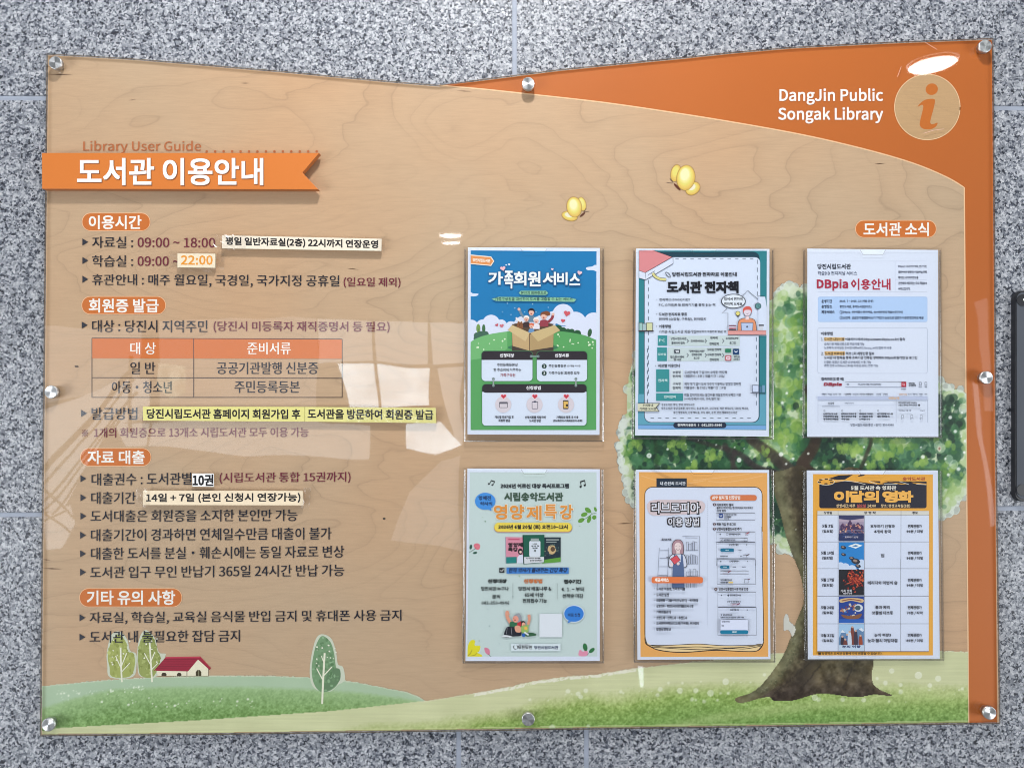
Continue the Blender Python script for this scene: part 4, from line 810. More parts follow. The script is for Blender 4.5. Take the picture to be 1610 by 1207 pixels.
# ---- 3 white notice
p = poster([(1269.4, 391), (1475, 393), (1475.4, 687), (1269, 686.8)], 'plain white notice with a large red heading and a pale blue box', 'notice')
a = Art(DP).at(1250, 380)
for q in [[(240, 206), (1390, 206)], [(240, 528), (1390, 528)], [(1056, 206), (1056, 528)], [(1056, 404), (1390, 404)]]: a.line(q, 2.5, (172, 180, 200))
a.rr(242, 580, 1396, 846, 20, (152, 180, 222)); a.rr(245, 583, 1393, 843, 18, (172, 198, 238)); a.box(240, 906, 1396, 1388, 3, (150, 160, 184), 24)
T(a, [('당진시립도서관', 238, 588, 262, 54, (34, 40, 60), 4), ('학술DB 전자저널 서비스', 240, 654, 334, 42, (70, 80, 106), 1.6), ('이용안내', 592, 1004, 450, 112, (164, 40, 66), 7),
      ('DBpia는 국내 우수 학회, 연구기관,', 1088, 1392, 262, 30), ('출판사에서 발행하는 학술저널/단행,', 1090, 1394, 322, 30), ('매거진, 국가지식정보를', 1090, 1300, 380, 30), ('온전체로 제공하는 국내 학술DB', 1090, 1390, 438, 30), ('서비스입니다.', 1090, 1216, 496, 30),
      ('운영기간', 280, 390, 628, 34, (34, 44, 70), 3), ('운영장소', 280, 390, 684, 34, (34, 44, 70), 3), ('제공서비스', 280, 416, 742, 34, (34, 44, 70), 3), ('2025. 7 ~ 2025. 12 (시범 운영)', 470, 826, 628, 30), ('중앙도서관, 송악도서관(2개소)', 472, 806, 686, 30), ('DBpia : 4천여종의 전자저널, 400여만편의 학술논문(기사)', 508, 1138, 744, 30), ('AI검색 : 궁금한 학술질문에 AI가 7억건의 논문으로 답변과 이용량 참고자료 제공', 508, 1356, 802, 30)], (50, 58, 84), 1.8)
a.text('DBpia', 234, 556, 456, 116, (164, 40, 66), 8, None, 2)
for y, t in ((744, '1'), (802, '2')): a.line(ell(488, y, 16), 3, (50, 60, 90), True); a.text(t, 484, 492, y, 18, (50, 60, 90), 1)
a.rect(308, 1008, 522, 1046, (222, 188, 132)); a.at(1250, 530); a.rect(312, 148, 526, 190, (222, 184, 124)); a.at(1250, 380)
T(a, [('이용방법', 276, 396, 968, 34, (34, 40, 60), 3.4), ('1.', 278, 296, 1028, 30, (34, 40, 60), 3), ('도서관 내부이용', 308, 520, 1028, 32, (60, 48, 40), 3), ('이용자PC에서 DBpia(www.dbpia.co.kr) 접속', 530, 1160, 1030, 34, (34, 40, 60), 2.4)])
a.at(1250, 530)
T(a, [('소속기관 자동인증으로 무료이용가능', 308, 730, 72, 28), ('노트북과 모바일은 도서관 내부wifi(Library_wifi) 접속 후 사용', 308, 1018, 114, 30), ('2.', 278, 300, 172, 30, (34, 40, 60), 3), ('도서관 외부이용', 316, 524, 172, 32, (60, 48, 40), 3), ('최초 1회 계정인증 필요', 538, 836, 172, 32, (34, 40, 60), 2.6), ('도서관 내 접속을 통해 소속기관 인증된 상태에서 DBpia회원가입 및 로그인', 308, 1288, 218, 34, (34, 40, 60), 2.6), ('인증된 계정은 도서관 외부에서도 이용 가능', 308, 804, 264, 30), ('계정 인증 시 DBpia 180일 이용권 유지, 연장 가능', 308, 878, 302, 30), ('접속화면(인증 예)', 278, 514, 442, 34, (34, 40, 60), 3.4),
      ('당진시립도서관(중앙·송악)  350-4948', 586, 1040, 926, 32, (80, 90, 110), 1.6)], (84, 94, 118), 1.4)
a.build('printed_notice_text', p)
a = Art(DP + .0006).at(1250, 530)
a.text('DBpia', 302, 486, 500, 40, (150, 44, 66), 6, None, 2, .25); a.box(532, 470, 1172, 526, 3.5, (90, 100, 124)); a.rect(1122, 472, 1172, 524, (180, 34, 56)); a.line(ell(1145, 496, 9), 4, (230, 210, 220), True); a.line([(1151, 503), (1160, 512)], 4, (230, 210, 220))
for x in (1322, 1380): a.box(x - 11, 474, x + 11, 506, 3.5, (60, 70, 90), 4)
T(a, [('통합', 545, 570, 497, 14), ('저자, 논문명, 간행물, 키워드를 입력하세요', 664, 908, 498, 16), ('당진시립', 1200, 1260, 486, 18, (40, 46, 60), 2.4), ('도서관인증', 1200, 1274, 508, 18, (40, 46, 60), 2.4), ('북마크', 1304, 1340, 522, 12), ('알림', 1368, 1392, 522, 12), ('상세검색', 1120, 1170, 548, 12),
      ('주제분류', 282, 332, 600, 18), ('저널', 348, 386, 600, 18), ('컨퍼', 404, 442, 600, 18), ('저자', 460, 486, 600, 18), ('내서재', 524, 586, 600, 18, (40, 46, 60), 2.4), ('AI검색', 610, 666, 600, 18), ('이슈', 684, 736, 600, 18, (40, 46, 60), 2.4), ('이용안내', 750, 824, 600, 18, (40, 46, 60), 2.4), ('공지사항', 858, 906, 600, 18), ('고객센터', 926, 976, 600, 18), ('당진시립', 1098, 1180, 602, 20, (190, 150, 120)), ('로그인', 1192, 1226, 600, 16), ('회원가입', 1244, 1290, 600, 16), ('영문', 1310, 1346, 600, 16), ('ENG', 1368, 1394, 600, 14)], (80, 88, 108), 1.6)
a.rect(240, 626, 1398, 656, (178, 188, 214)); a.text('인증상태', 986, 1098, 642, 26, (206, 170, 130), 2.5, None, 1)
for x in (242, 1066, 1398): a.line([(x, 656), (x, 900)], 3, (140, 148, 172))
a.line([(284, 730), (474, 730)], 5, (80, 92, 110)); a.line([(242, 718), (1066, 718)], 1.8, (170, 178, 200))
T(a, [('AI 검색', 348, 408, 696, 20, (40, 46, 60), 2.4), ('DBpia인기', 526, 618, 696, 18)], (100, 110, 130))
for x, ls in ((300, ['논문기능 및 소환', '키워 분석하고 발급', '해 무료이고 최음면']), (488, ['법학에서 자료와 해', '에서 서비스의 특별', '하면']), (678, ['경제금융 스트레스', '는 다음과 주제', '노력합니다']), (866, ['시간 전공할 시스 등', '대인 매체분리'])):
    for k, t in enumerate(ls): a.text(t, x, x + 66 + 9 * len(t), 808 + k * 28, 18, (44, 50, 66), 2.6, None, 1)
    a.line(ell(x + 10, 774, 8), 3, (60, 70, 90), True); a.line([(x + 10, 782), (x + 10, 790)], 4, (60, 70, 90))
T(a, [('당진시립도서관 이용자님', 1090, 1286, 692, 20, (36, 42, 56), 2.4), ('오늘도 행복한 하루 되세요', 1090, 1286, 716, 18, (36, 42, 56), 2), ('7일 DBpia 이용 현황', 1092, 1226, 774, 18), ('더보기', 1318, 1368, 774, 14)], (80, 88, 108), 1.6); a.disc(1308, 716, 11, (34, 38, 50), n=12)
for x in (1132, 1230, 1330): a.box(x - 10, 820, x + 12, 846, 3.5, (90, 96, 110), 4); a.text('담기', x - 16, x + 18, 856, 12, (80, 88, 108), 1, None, 1)
a.build('printed_web_page', p)

# ---- 4 pale green lecture poster
p = poster([(734.8, 736.2), (943.2, 737.3), (943, 1038.3), (731.8, 1038.5)], 'pale green poster with orange bubble lettering and a waving grandmother')
a = Art(DP).at(720, 725)
a.poly([(126, 114), (1462, 114), (1470, 2055), (98, 2055)], (190, 206, 205))
a.at(720, 880)
a.poly(smooth_path([(100, 1016), (106, 900), (140, 845), (180, 850), (178, 900), (235, 905), (225, 960), (205, 975), (252, 1000), (252, 1018)], 4), (216, 208, 42)); a.line(smooth_path([(104, 1012), (130, 985), (150, 945)], 4), 5, (120, 100, 40)); a.line(smooth_path([(130, 1010), (180, 1000), (195, 980)], 4), 5, (120, 100, 40))
a.poly(smooth_path([(278, 930), (300, 922), (332, 945), (336, 990), (322, 1000), (290, 975)], 4, True), (206, 124, 148)); a.line([(322, 990), (346, 1018)], 5, (50, 84, 60))
a.poly(smooth_path([(1275, 1008), (1285, 945), (1320, 965), (1345, 945), (1368, 965), (1360, 1008)], 4, True), (216, 142, 168)); a.disc(1342, 918, 24, (46, 110, 64), 42, -12, 16); a.disc(1412, 952, 20, (46, 110, 64), 36, 50, 16); a.line([(1360, 1005), (1390, 970)], 4, (40, 70, 50))
a.at(720, 725)
for x, y, rx, ry, r in [(1372, 515, 24, 38, -50), (1450, 505, 14, 26, -20), (1332, 560, 22, 36, 70), (1300, 622, 22, 36, 62), (1384, 612, 20, 40, 20), (1438, 590, 22, 24, 40)]: a.disc(x, y, rx, (96, 148, 60), ry, r, 16)
a.line(smooth_path([(1462, 550), (1420, 552), (1350, 600), (1310, 615)], 4), 5, (70, 116, 50)); a.line([(1420, 552), (1385, 520)], 4, (70, 116, 50)); a.line([(1400, 565), (1385, 610)], 4, (70, 116, 50))
a.poly(smooth_path([(166, 880), (200, 862), (232, 880), (228, 920), (205, 932), (180, 918)], 4, True), (212, 116, 130)); a.line([(120, 960), (190, 915)], 5, (40, 70, 60)); a.disc(136, 902, 14, (40, 84, 70), 26, 10, 14); a.disc(180, 964, 12, (40, 84, 70), 24, 80, 14)
rd = random.Random(8)
for _ in range(16): a.disc(rd.uniform(140, 1440), rd.uniform(160, 1990), rd.uniform(4, 9), rd.choice([(130, 160, 140), (150, 176, 150), (110, 140, 150)]), n=8)
a.build('printed_flowers', p)
a = Art(DP + .0005).at(720, 725)
def note(x, y, s, r):
    c, q = math.cos(math.radians(r)), math.sin(math.radians(r)); m = lambda pt: (x + s * (pt[0] * c - pt[1] * q), y + s * (pt[0] * q + pt[1] * c))
    a.poly([m(t) for t in [(-22, -28), (24, -34), (24, -22), (-22, -16)]], (24, 26, 30)); a.line([m((-20, -22)), m((-20, 24))], 6 * s, (24, 26, 30)); a.line([m((22, -28)), m((22, 18))], 6 * s, (24, 26, 30))
    for t in ((-28, 24), (14, 18)): X_, Y_ = m(t); a.disc(X_, Y_, 10 * s, (24, 26, 30), n=10)
note(358, 228, .9, 25); note(1318, 236, 1.1, -12)
T(a, [('2026년 어르신 대상 독서프로그램', 452, 1168, 260, 46, (40, 44, 52), 4.5), ('시립송악도서관', 492, 1106, 374, 86, (58, 82, 66), 7)])
a.poly(ell(288, 420, 108, 90, 0, 36), (66, 140, 214)); a.poly([(300, 500), (356, 522), (345, 480)], (66, 140, 214)); T(a, [('영혜진', 218, 348, 386, 44, (26, 50, 90), 3.5), ('약사의', 235, 360, 446, 40, (26, 50, 90), 3.5)])
for ch, x0, x1, y in [('영', 378, 518, 535), ('양', 548, 698, 535), ('제', 722, 882, 545), ('특', 912, 1042, 530), ('강', 1075, 1214, 535)]: a.text(ch, x0, x1, y, 156, (226, 222, 208), 15, None, 3); 
for ch, x0, x1, y in [('영', 378, 518, 535), ('양', 548, 698, 535), ('제', 722, 882, 545), ('특', 912, 1042, 530), ('강', 1075, 1214, 535)]: a.text(ch, x0 + 4, x1 - 4, y, 148, (216, 142, 62), 8, None, 3)
a.rr(382, 650, 1204, 746, 46, (196, 110, 70), 8); a.rr(384, 646, 1202, 740, 46, (226, 204, 84), 8); T(a, [('2026년 6월 20일 (토) 오전10~12시', 428, 1156, 694, 48, (34, 34, 34), 5)])
a.build('printed_title', p)
a = Art(DP + .0005).at(720, 725)
a.poly([(500, 796), (690, 800), (690, 1070), (504, 1076)], (208, 138, 158)); a.poly([(508, 1008), (620, 1006), (620, 1072), (510, 1076)], (28, 124, 120)); a.line([(502, 798), (506, 1075)], 8, (150, 150, 168)); T(a, [('영양제', 530, 682, 880, 42), ('특강', 530, 630, 928, 42)], (44, 32, 40), 6); a.rect(530, 815, 650, 828, (190, 80, 110)); a.disc(658, 950, 26, (44, 34, 40), 34, n=14); a.disc(660, 955, 14, (226, 190, 180), n=10); a.poly([(628, 1010), (650, 985), (690, 985), (690, 1072), (622, 1074)], (206, 212, 228))
a.poly([(900, 800), (1084, 800), (1084, 1060), (890, 1072)], (30, 46, 58)); a.disc(990, 930, 44, (196, 168, 124), 50, n=18); a.disc(1000, 925, 24, (92, 70, 52), 26, n=14); a.poly([(890, 1040), (1084, 1010), (1084, 1060), (890, 1076)], (92, 152, 60)); a.rect(930, 820, 1066, 832, (150, 160, 160)); a.rect(930, 845, 1040, 855, (150, 160, 160))
for _ in range(26): a.disc(rd.uniform(905, 1075), rd.uniform(860, 1005), rd.uniform(4, 10), rd.choice([(70, 96, 96), (120, 130, 110), (40, 60, 70)]), n=7)
a.poly([(684, 776), (912, 774), (910, 1066), (692, 1084)], (24, 90, 72)); a.line([(686, 778), (694, 1082)], 10, (14, 50, 44)); a.rr(752, 838, 870, 1004, 14, (208, 216, 226)); a.rect(768, 812, 854, 842, (150, 160, 160)); T(a, [('나의', 790, 832, 870, 16), ('생애 첫', 772, 856, 892, 16), ('영양제', 786, 838, 914, 16)], (40, 50, 52), 2.4); a.line(ell(812, 942, 9), 6, (30, 50, 50), True); a.poly([(698, 1008), (908, 1006), (906, 1062), (700, 1078)], (206, 210, 216)); T(a, [('약, 먹지마라 영양제를', 720, 870, 1022, 16), ('읽으면 건강해진다', 760, 890, 1044, 16)], (60, 60, 70), 2)
a.at(720, 880); a.rect(436, 82, 490, 134, (26, 28, 32)); a.line([(446, 106), (460, 120), (482, 94)], 9, (230, 234, 236)); a.rect(512, 78, 1168, 144, (62, 122, 194)); a.text('현직 약사가 들려주는 건강 특강', 532, 1148, 106, 46, (24, 38, 70), 3.4, None, 1, .2)
a.build('printed_books', p)
a = Art(DP + .0009).at(720, 880)
T(a, [('신청대상', 318, 512, 222, 40, (40, 46, 46), 5), ('신청방법', 698, 888, 222, 42, (196, 112, 60), 5), ('접수기간', 1120, 1300, 228, 42, (40, 46, 46), 5), ('당진시민 누구나', 246, 534, 302, 44), ('당진시 배움나루 &', 640, 984, 302, 42), ('6. 1. ~ 부터', 1094, 1330, 308, 44), ('문의', 362, 444, 386, 42), ('65세 이상', 704, 902, 368, 42), ('선착순 마감', 1104, 1320, 378, 42), ('041-350-4946', 248, 542, 452, 36), ('전화접수 가능', 684, 938, 430, 42)], (50, 58, 60), 3)
a.line([(580, 244), (580, 412)], 4, (90, 104, 104)); a.line([(1046, 244), (1046, 412)], 4, (90, 104, 104))
a.poly(ell(1224, 566, 110, 92, 0, 36), (206, 220, 236)); a.poly(ell(1224, 566, 103, 84, 0, 36), (52, 124, 206)); a.poly([(1165, 640), (1155, 668), (1200, 644)], (52, 124, 206)); T(a, [('바로 신청', 1162, 1288, 578, 36, (24, 44, 84), 3.4)])
a.rect(860, 566, 1098, 812, (214, 220, 228)); a.rect(560, 880, 1082, 958, (208, 220, 226))
a.line(smooth_path([(596, 900), (584, 915), (596, 935), (616, 940)], 4), 7, (34, 34, 40)); a.line(smooth_path([(620, 898), (632, 915), (622, 935)], 4), 7, (34, 34, 40)); T(a, [('당찬당진', 636, 780, 920, 36, (40, 40, 46), 4), ('당진시립도서관', 806, 1056, 922, 34, (40, 52, 92), 4), ('살맛나는 행복도시', 640, 756, 894, 12, (70, 70, 76), 1)])
# waving grandmother and child
a.line(smooth_path([(560, 670), (525, 610), (514, 560)], 4), 34, (214, 150, 126)); a.disc(520, 556, 20, (216, 152, 128), 24); a.line([(530, 560), (548, 575)], 9, (216, 152, 128)); a.line(smooth_path([(740, 680), (752, 630), (752, 600)], 4), 28, (214, 150, 126)); a.disc(750, 592, 17, (214, 150, 126), 20)
a.poly(smooth_path([(545, 665), (570, 648), (640, 655), (690, 670), (670, 740), (560, 730)], 4, True), (46, 106, 74)); a.poly(smooth_path([(628, 660), (664, 645), (668, 690), (632, 712)], 3, True), (190, 40, 54))
a.disc(628, 612, 46, (146, 150, 158), 46); a.disc(608, 622, 32, (222, 152, 134), 36); a.disc(602, 632, 7, (120, 30, 40)); a.disc(590, 615, 4, (40, 30, 30)); a.disc(640, 575, 16, (150, 154, 160))
a.poly(smooth_path([(486, 778), (510, 715), (545, 700), (600, 710), (660, 740), (664, 796), (600, 804), (560, 806), (500, 800)], 4, True), (30, 32, 44)); a.line([(520, 712), (512, 780)], 4, (150, 150, 160)); a.line([(560, 712), (570, 790)], 4, (150, 150, 160))
a.poly(smooth_path([(458, 806), (490, 790), (560, 800), (566, 812), (480, 814)], 3, True), (214, 218, 224)); a.line([(458, 808), (540, 816)], 4, (50, 50, 56))
a.poly(smooth_path([(600, 700), (640, 690), (668, 720), (660, 760), (610, 755)], 4, True), (216, 160, 134)); a.disc(688, 668, 24, (34, 30, 36), 28); a.disc(692, 678, 20, (222, 166, 140), 22); a.disc(696, 684, 5, (120, 30, 40))
a.poly(smooth_path([(668, 700), (730, 690), (745, 740), (720, 770), (675, 765)], 4, True), (150, 178, 100)); a.disc(716, 718, 18, (224, 178, 90)); a.line([(735, 700), (742, 680)], 16, (150, 178, 100)); a.disc(693, 790, 20, (44, 96, 176)); a.poly(smooth_path([(712, 780), (770, 765), (815, 775), (826, 792), (780, 802), (720, 804)], 4, True), (50, 92, 62)); a.line([(700, 760), (745, 790)], 16, (220, 222, 226))
a.build('printed_details', p)

# ---- 5 orange app guide poster
p = poster([(1000, 738.2), (1209.3, 738.5), (1211.4, 1035.5), (1002.2, 1036.5)], 'orange framed app guide with a drawn notebook page and a girl holding a red book')
a = Art(DP).at(985, 725)
a.poly([(132, 112), (1484, 122), (1496, 2058), (148, 2060)], (222, 164, 92))
for q in [[(150, 150), (500, 240), (840, 200)], [(700, 200), (1000, 170), (1300, 130)], [(860, 210), (1100, 215), (1440, 150)]]: a.line(smooth_path(q, 6), 7, (226, 178, 118))
a.rect(316, 178, 636, 270, (28, 44, 62)); a.text('내 손안의 도서관', 356, 622, 232, 36, (206, 212, 222), 3, None, 1)
BO = (38, 32, 34)
out_ = rrect(190, 268, 1434, 1900, 84, 8)
a.poly(out_, BO); a.poly(rrect(197, 275, 1427, 1900, 78, 8), (206, 214, 236))
a.at(985, 880)
a.poly(smooth_path([(190, 820), (200, 880), (250, 915), (330, 950), (480, 972), (640, 975), (860, 958), (1000, 955), (1200, 965), (1350, 965), (1410, 940), (1446, 880), (1448, 820)], 6), BO)
a.poly(smooth_path([(196, 820), (208, 870), (252, 905), (330, 940), (480, 963), (640, 966), (860, 949), (1000, 946), (1200, 957), (1350, 957), (1400, 932), (1440, 870), (1442, 820)], 6), (226, 200, 150))
a.poly([(197, -300), (1436, -300), (1442, 860)] + smooth_path([(1430, 890), (1390, 886), (1340, 896), (1200, 900), (1000, 900), (760, 884), (560, 892), (400, 898), (260, 896)], 5) + [(215, 870), (198, 800)], (206, 214, 236))
for q in [[(260, 896), (400, 898), (560, 892), (760, 884), (1000, 900), (1200, 900), (1340, 896), (1390, 886), (1430, 890)], [(240, 900), (500, 920), (760, 914), (960, 925), (1200, 920), (1420, 895)], [(260, 915), (560, 935), (860, 944), (1080, 930), (1250, 935), (1420, 905)]]: a.line(smooth_path(q, 6), 7, BO)
a.line([(1428, -350), (1436, 200), (1444, 600), (1444, 850)], 7, BO); a.line([(194, -300), (196, 400), (196, 820), (214, 876)], 7, BO)
a.at(985, 725)
for k in range(64): a.rect(850, 420 + k * 20.6, 854, 427 + k * 20.6, (130, 140, 160))
a.build('printed_notebook', p)
a = Art(DP + .0007).at(985, 725)
a.poly(smooth_path([(240, 420), (500, 405), (800, 420), (795, 540), (560, 560), (400, 570), (245, 555)], 4, True), (206, 190, 194))
a.text('리브로피아', 262, 776, 492, 118, (34, 30, 34), 20, None, 3); a.text('리브로피아', 268, 770, 490, 108, (214, 216, 226), 5, None, 3)
a.text('이용 방법', 436, 770, 640, 92, (34, 30, 34), 17, None, 3); a.text('이용 방법', 442, 764, 638, 84, (214, 216, 226), 3.5, None, 3)
GL = (104, 110, 128)
for q in [[(590, 790), (770, 788), (768, 1290)], [(620, 806), (750, 806)], [(622, 940), (756, 938)], [(622, 1082), (756, 1080)], [(640, 1210), (756, 1208)], [(346, 910), (324, 1330)], [(446, 910), (428, 1330)], [(352, 940), (444, 940)], [(350, 1020), (440, 1020)], [(340, 1110), (434, 1110)], [(335, 1200), (430, 1200)], [(360, 832), (476, 832)]]: a.line(q, 4, GL)
rd = random.Random(12)
for y0, hh in ((936, 100), (1078, 100), (1206, 70), (1330, 90)):
    x = 632
    while x < 745: w = rd.uniform(14, 28); h_ = rd.uniform(.6, 1) * hh; a.box(x, y0 - h_, x + w, y0, 3.4, GL); x += w + 3
a.text('즐거운 서재', 372, 470, 822, 20, (60, 60, 70), 1.4, None, 1)
a.poly(smooth_path([(484, 980), (480, 880), (505, 835), (545, 822), (580, 835), (602, 880), (600, 980), (560, 985), (520, 985)], 4, True), (60, 48, 56)); a.poly(smooth_path([(488, 976), (485, 882), (508, 840), (545, 827), (577, 840), (597, 882), (595, 976), (560, 980), (520, 980)], 4, True), (170, 136, 146))
a.disc(543, 900, 37, (224, 206, 206), 46); a.rect(526, 935, 562, 985, (224, 206, 206)); a.line(smooth_path([(522, 920), (543, 936), (562, 918)], 4), 4, (90, 50, 60)); a.line([(515, 896), (530, 896)], 3, (60, 50, 60)); a.line([(556, 896), (570, 896)], 3, (60, 50, 60))
a.poly(smooth_path([(446, 1110), (452, 1010), (500, 975), (590, 975), (624, 1005), (640, 1100), (600, 1120), (500, 1120)], 4, True), (50, 50, 60)); a.poly(smooth_path([(452, 1104), (458, 1014), (502, 981), (588, 981), (618, 1010), (633, 1096), (598, 1114), (502, 1114)], 4, True), (206, 210, 226))
a.poly([(500, 985), (516, 978), (524, 1060), (572, 1060), (576, 978), (592, 985), (604, 1100), (612, 1330), (480, 1330), (488, 1100)], (84, 104, 144)); a.poly([(458, 1028), (530, 985), (572, 1040), (505, 1090)], (60, 40, 50)); a.poly([(464, 1030), (528, 990), (566, 1040), (508, 1084)], (208, 80, 92)); a.line([(420, 1006), (450, 1018)], 6, (60, 50, 56)); a.disc(478, 1085, 16, (224, 206, 206)); a.disc(545, 1078, 16, (224, 206, 206))
a.build('printed_girl', p)
a = Art(DP + .0009).at(985, 725)
a.rr(884, 354, 1374, 414, 26, (206, 118, 74)); a.text('APP 설치 및 인증방법', 904, 1198, 382, 38, (232, 220, 214), 3, None, 1)
for y, t in ((455, '1'), (662, '2'), (712, '3')): a.disc(928, y, 15, (60, 30, 36), n=14); a.text(t, 923, 933, y, 18, (220, 210, 216), 1.5)
T(a, [('리브로피아 설치', 952, 1126, 458, 28, (34, 34, 44), 3), ('플레이스토어 또는 앱스토어에서 리브로피아', 952, 1336, 490, 24), ('검색 설치', 952, 1048, 520, 22), ('회원 가입 후 로그인', 952, 1154, 662, 28, (34, 34, 44), 3), ('당진시립통합도서관 추가', 952, 1214, 712, 30, (34, 34, 44), 3), ('리브로피아(도서관)', 1032, 1160, 562, 16), ('모바일열람증', 1032, 1106, 584, 14), ('전국도서관', 1032, 1080, 604, 10)], (50, 52, 64), 2.2)
SC = (54, 60, 78)
for x0, y0, x1, y1 in [(948, 544, 1356, 618), (948, 744, 1358, 852), (950, 856, 1358, 1024)]: a.box(x0, y0, x1, y1, 4, SC)
a.rr(974, 550, 1018, 594, 10, (28, 62, 128)); a.line([(986, 562), (986, 580), (1006, 580), (1006, 562)], 6, (224, 230, 240))
a.line([(950, 1100), (950, 1030), (1358, 1030), (1358, 1100)], 4, SC)
for y in (767,): T(a, [('당진시립도서관 검색', 1082, 1200, y, 18, (44, 50, 66), 2.4), ('홈', 980, 998, y, 14)]); a.box(1052, 758, 1072, 776, 3, SC); a.box(1254, 758, 1280, 780, 3, (120, 90, 100)); a.line([(1262, 764), (1296, 748)], 9, (160, 50, 64))
a.box(982, 810, 1278, 842, 3, SC); a.line([(1016, 810), (1016, 842)], 3, SC); a.disc(998, 828, 6, SC, n=8); a.box(1240, 812, 1274, 840, 3, SC)
T(a, [('당진시통합도서관 선택', 1028, 1146, 828, 15), ('도서관 추가 설정', 1080, 1180, 878, 16, (44, 50, 66), 2.4), ('X', 1262, 1274, 878, 12), ('공공', 1180, 1212, 937, 13), ('당진시립도서관', 990, 1068, 1000, 14), ('추가', 1200, 1220, 1000, 13)], (60, 66, 84), 2)
a.rr(990, 918, 1132, 952, 15, (22, 110, 144)); a.rect(1110, 918, 1132, 952, (22, 110, 144)); a.text('대학도서관', 1044, 1078, 936, 11, (210, 226, 234), 1, None, 1); a.box(1230, 988, 1266, 1014, 3, SC); a.line([(1262, 994), (1296, 978)], 10, (60, 40, 50))
a.at(985, 880)
a.line([(956, -10), (956, 254), (1362, 254), (1360, -10)], 4, SC); a.rr(986, 58, 1086, 90, 15, (22, 110, 144)); a.rect(1066, 58, 1086, 90, (22, 110, 144)); a.box(990, 116, 1288, 150, 3, SC); a.box(1018, 122, 1072, 144, 3, (160, 90, 100)); a.line([(1070, 130), (1100, 112)], 10, (120, 40, 60)); a.box(1244, 204, 1284, 240, 4, SC); a.line([(1278, 208), (1300, 198)], 9, (90, 40, 60)); a.rect(1076, 228, 1124, 244, (214, 186, 110))
T(a, [('도서관 선택하기', 1086, 1188, 14, 18, (44, 50, 66), 2.4), ('홈', 986, 1002, 14, 14), ('X', 1270, 1284, 14, 12), ('공공도서관', 1018, 1058, 74, 12, (210, 226, 234), 1), ('대학교', 1120, 1156, 74, 14), ('학교/기타', 1216, 1256, 74, 13), ('당진시통합도서관', 992, 1112, 210, 18, (44, 50, 66), 2.4), ('회원 인증 필요', 992, 1070, 236, 17, (44, 50, 66), 2.4), ('당진시립통합도서관 회원 인증', 976, 1284, 306, 30, (34, 34, 44), 3)], (60, 66, 84), 2)
a.disc(942, 306, 17, (60, 30, 36), n=14); a.text('4', 936, 948, 306, 20, (220, 210, 216), 1.5)
for q in [(962, 338, 1364, 496), (964, 500, 1370, 794)]: a.box(*q, 4, SC)
a.disc(1074, 372, 11, (60, 66, 84), n=10); a.disc(1002, 370, 7, SC, n=8); a.box(1100, 454, 1170, 482, 3, (160, 90, 110)); a.line([(1168, 468), (1196, 456)], 12, (120, 50, 80)); a.poly([(988, 628), (1284, 626), (1284, 744), (988, 744)], (84, 92, 110)); a.poly([(991, 631), (1281, 629), (1281, 744), (991, 744)], (206, 212, 232)); a.rr(988, 738, 1284, 778, 18, (22, 116, 150)); a.disc(1000, 577, 7, (44, 50, 66), n=8)
T(a, [('당진시통합도서관', 1092, 1206, 371, 18, (44, 50, 66), 2.4), ('도서관 이용 인증이 필요합니다', 1062, 1208, 438, 16), ('인증하기', 1110, 1160, 468, 14, (150, 60, 80), 1), ('도서관 인증 방법', 1094, 1182, 526, 18, (44, 50, 66), 2.4), ('X', 1268, 1280, 526, 12), ('당진시통합도서관', 1016, 1116, 578, 17, (44, 50, 66), 2.4), ('홈페이지 아이디와 비밀번호를 입력해 주세요', 992, 1240, 604, 16), ('도서관 아이디', 1006, 1086, 649, 14), ('비번', 1004, 1026, 692, 14), ('인증하기', 1114, 1164, 758, 16, (216, 230, 238), 2)], (60, 66, 84), 2)
a.rr(264, 178, 806, 244, 22, (206, 110, 64)); a.text('제공서비스', 300, 444, 210, 38, (234, 222, 216), 3.4, None, 1)
for k, (t, x1) in enumerate([('도서관 회원증, 스마트 대출', 618), ('도서관 일정', 446), ('대출현황·대출이력(반납연기)·예약현황', 756), ('상호대차·희망도서(바로대출)도서 신청', 704), ('가족회원관리', 466), ('소장도서·신착도서·추천도서', 638), ('도서관전자책(오디오북/구독형), 전자잡지', 764), ('맞춤상영정보', 468)]):
    y = 306 + k * 60.6; a.text(t, 316, x1, y, 34, (44, 48, 62), 2.4, None, 1); a.disc(294, y - 6, 4, (60, 66, 84), n=8)
a.build('printed_app_steps', p)

# ---- 6 yellow film programme
p = poster([(1268.4, 739.2), (1474.6, 739.2), (1477.6, 1035), (1270.2, 1035.8)], 'yellow film programme with a black clapperboard heading and a table of five film pictures')
a = Art(DP).at(1250, 725)
YE = (222, 162, 62); BK2 = (24, 26, 44)
a.poly([(190, 134), (1454, 138), (1454, 1000), (188, 1000)], YE); a.at(1250, 880); a.rect(188, -60, 1454, 1004, YE); a.at(1250, 725)
a.rr(256, 230, 1388, 494, 24, BK2); a.poly([(256, 246), (420, 222), (540, 206), (1388, 212), (1388, 300), (256, 300)], BK2)
a.poly([(360, 180), (460, 148), (590, 142), (640, 142), (520, 200), (420, 192)], BK2); a.poly([(660, 160), (690, 138), (744, 138), (716, 158)], BK2)
a.poly([(425, 196), (525, 192), (610, 142), (690, 142), (640, 165), (740, 150), (900, 150), (780, 205), (940, 240), (850, 240), (640, 210), (742, 240), (560, 208)], YE); a.poly([(900, 205), (1190, 243), (1120, 243), (980, 216), (900, 236)], YE); a.poly([(1110, 205), (1386, 236), (1386, 246), (1290, 242), (1200, 214)], YE)
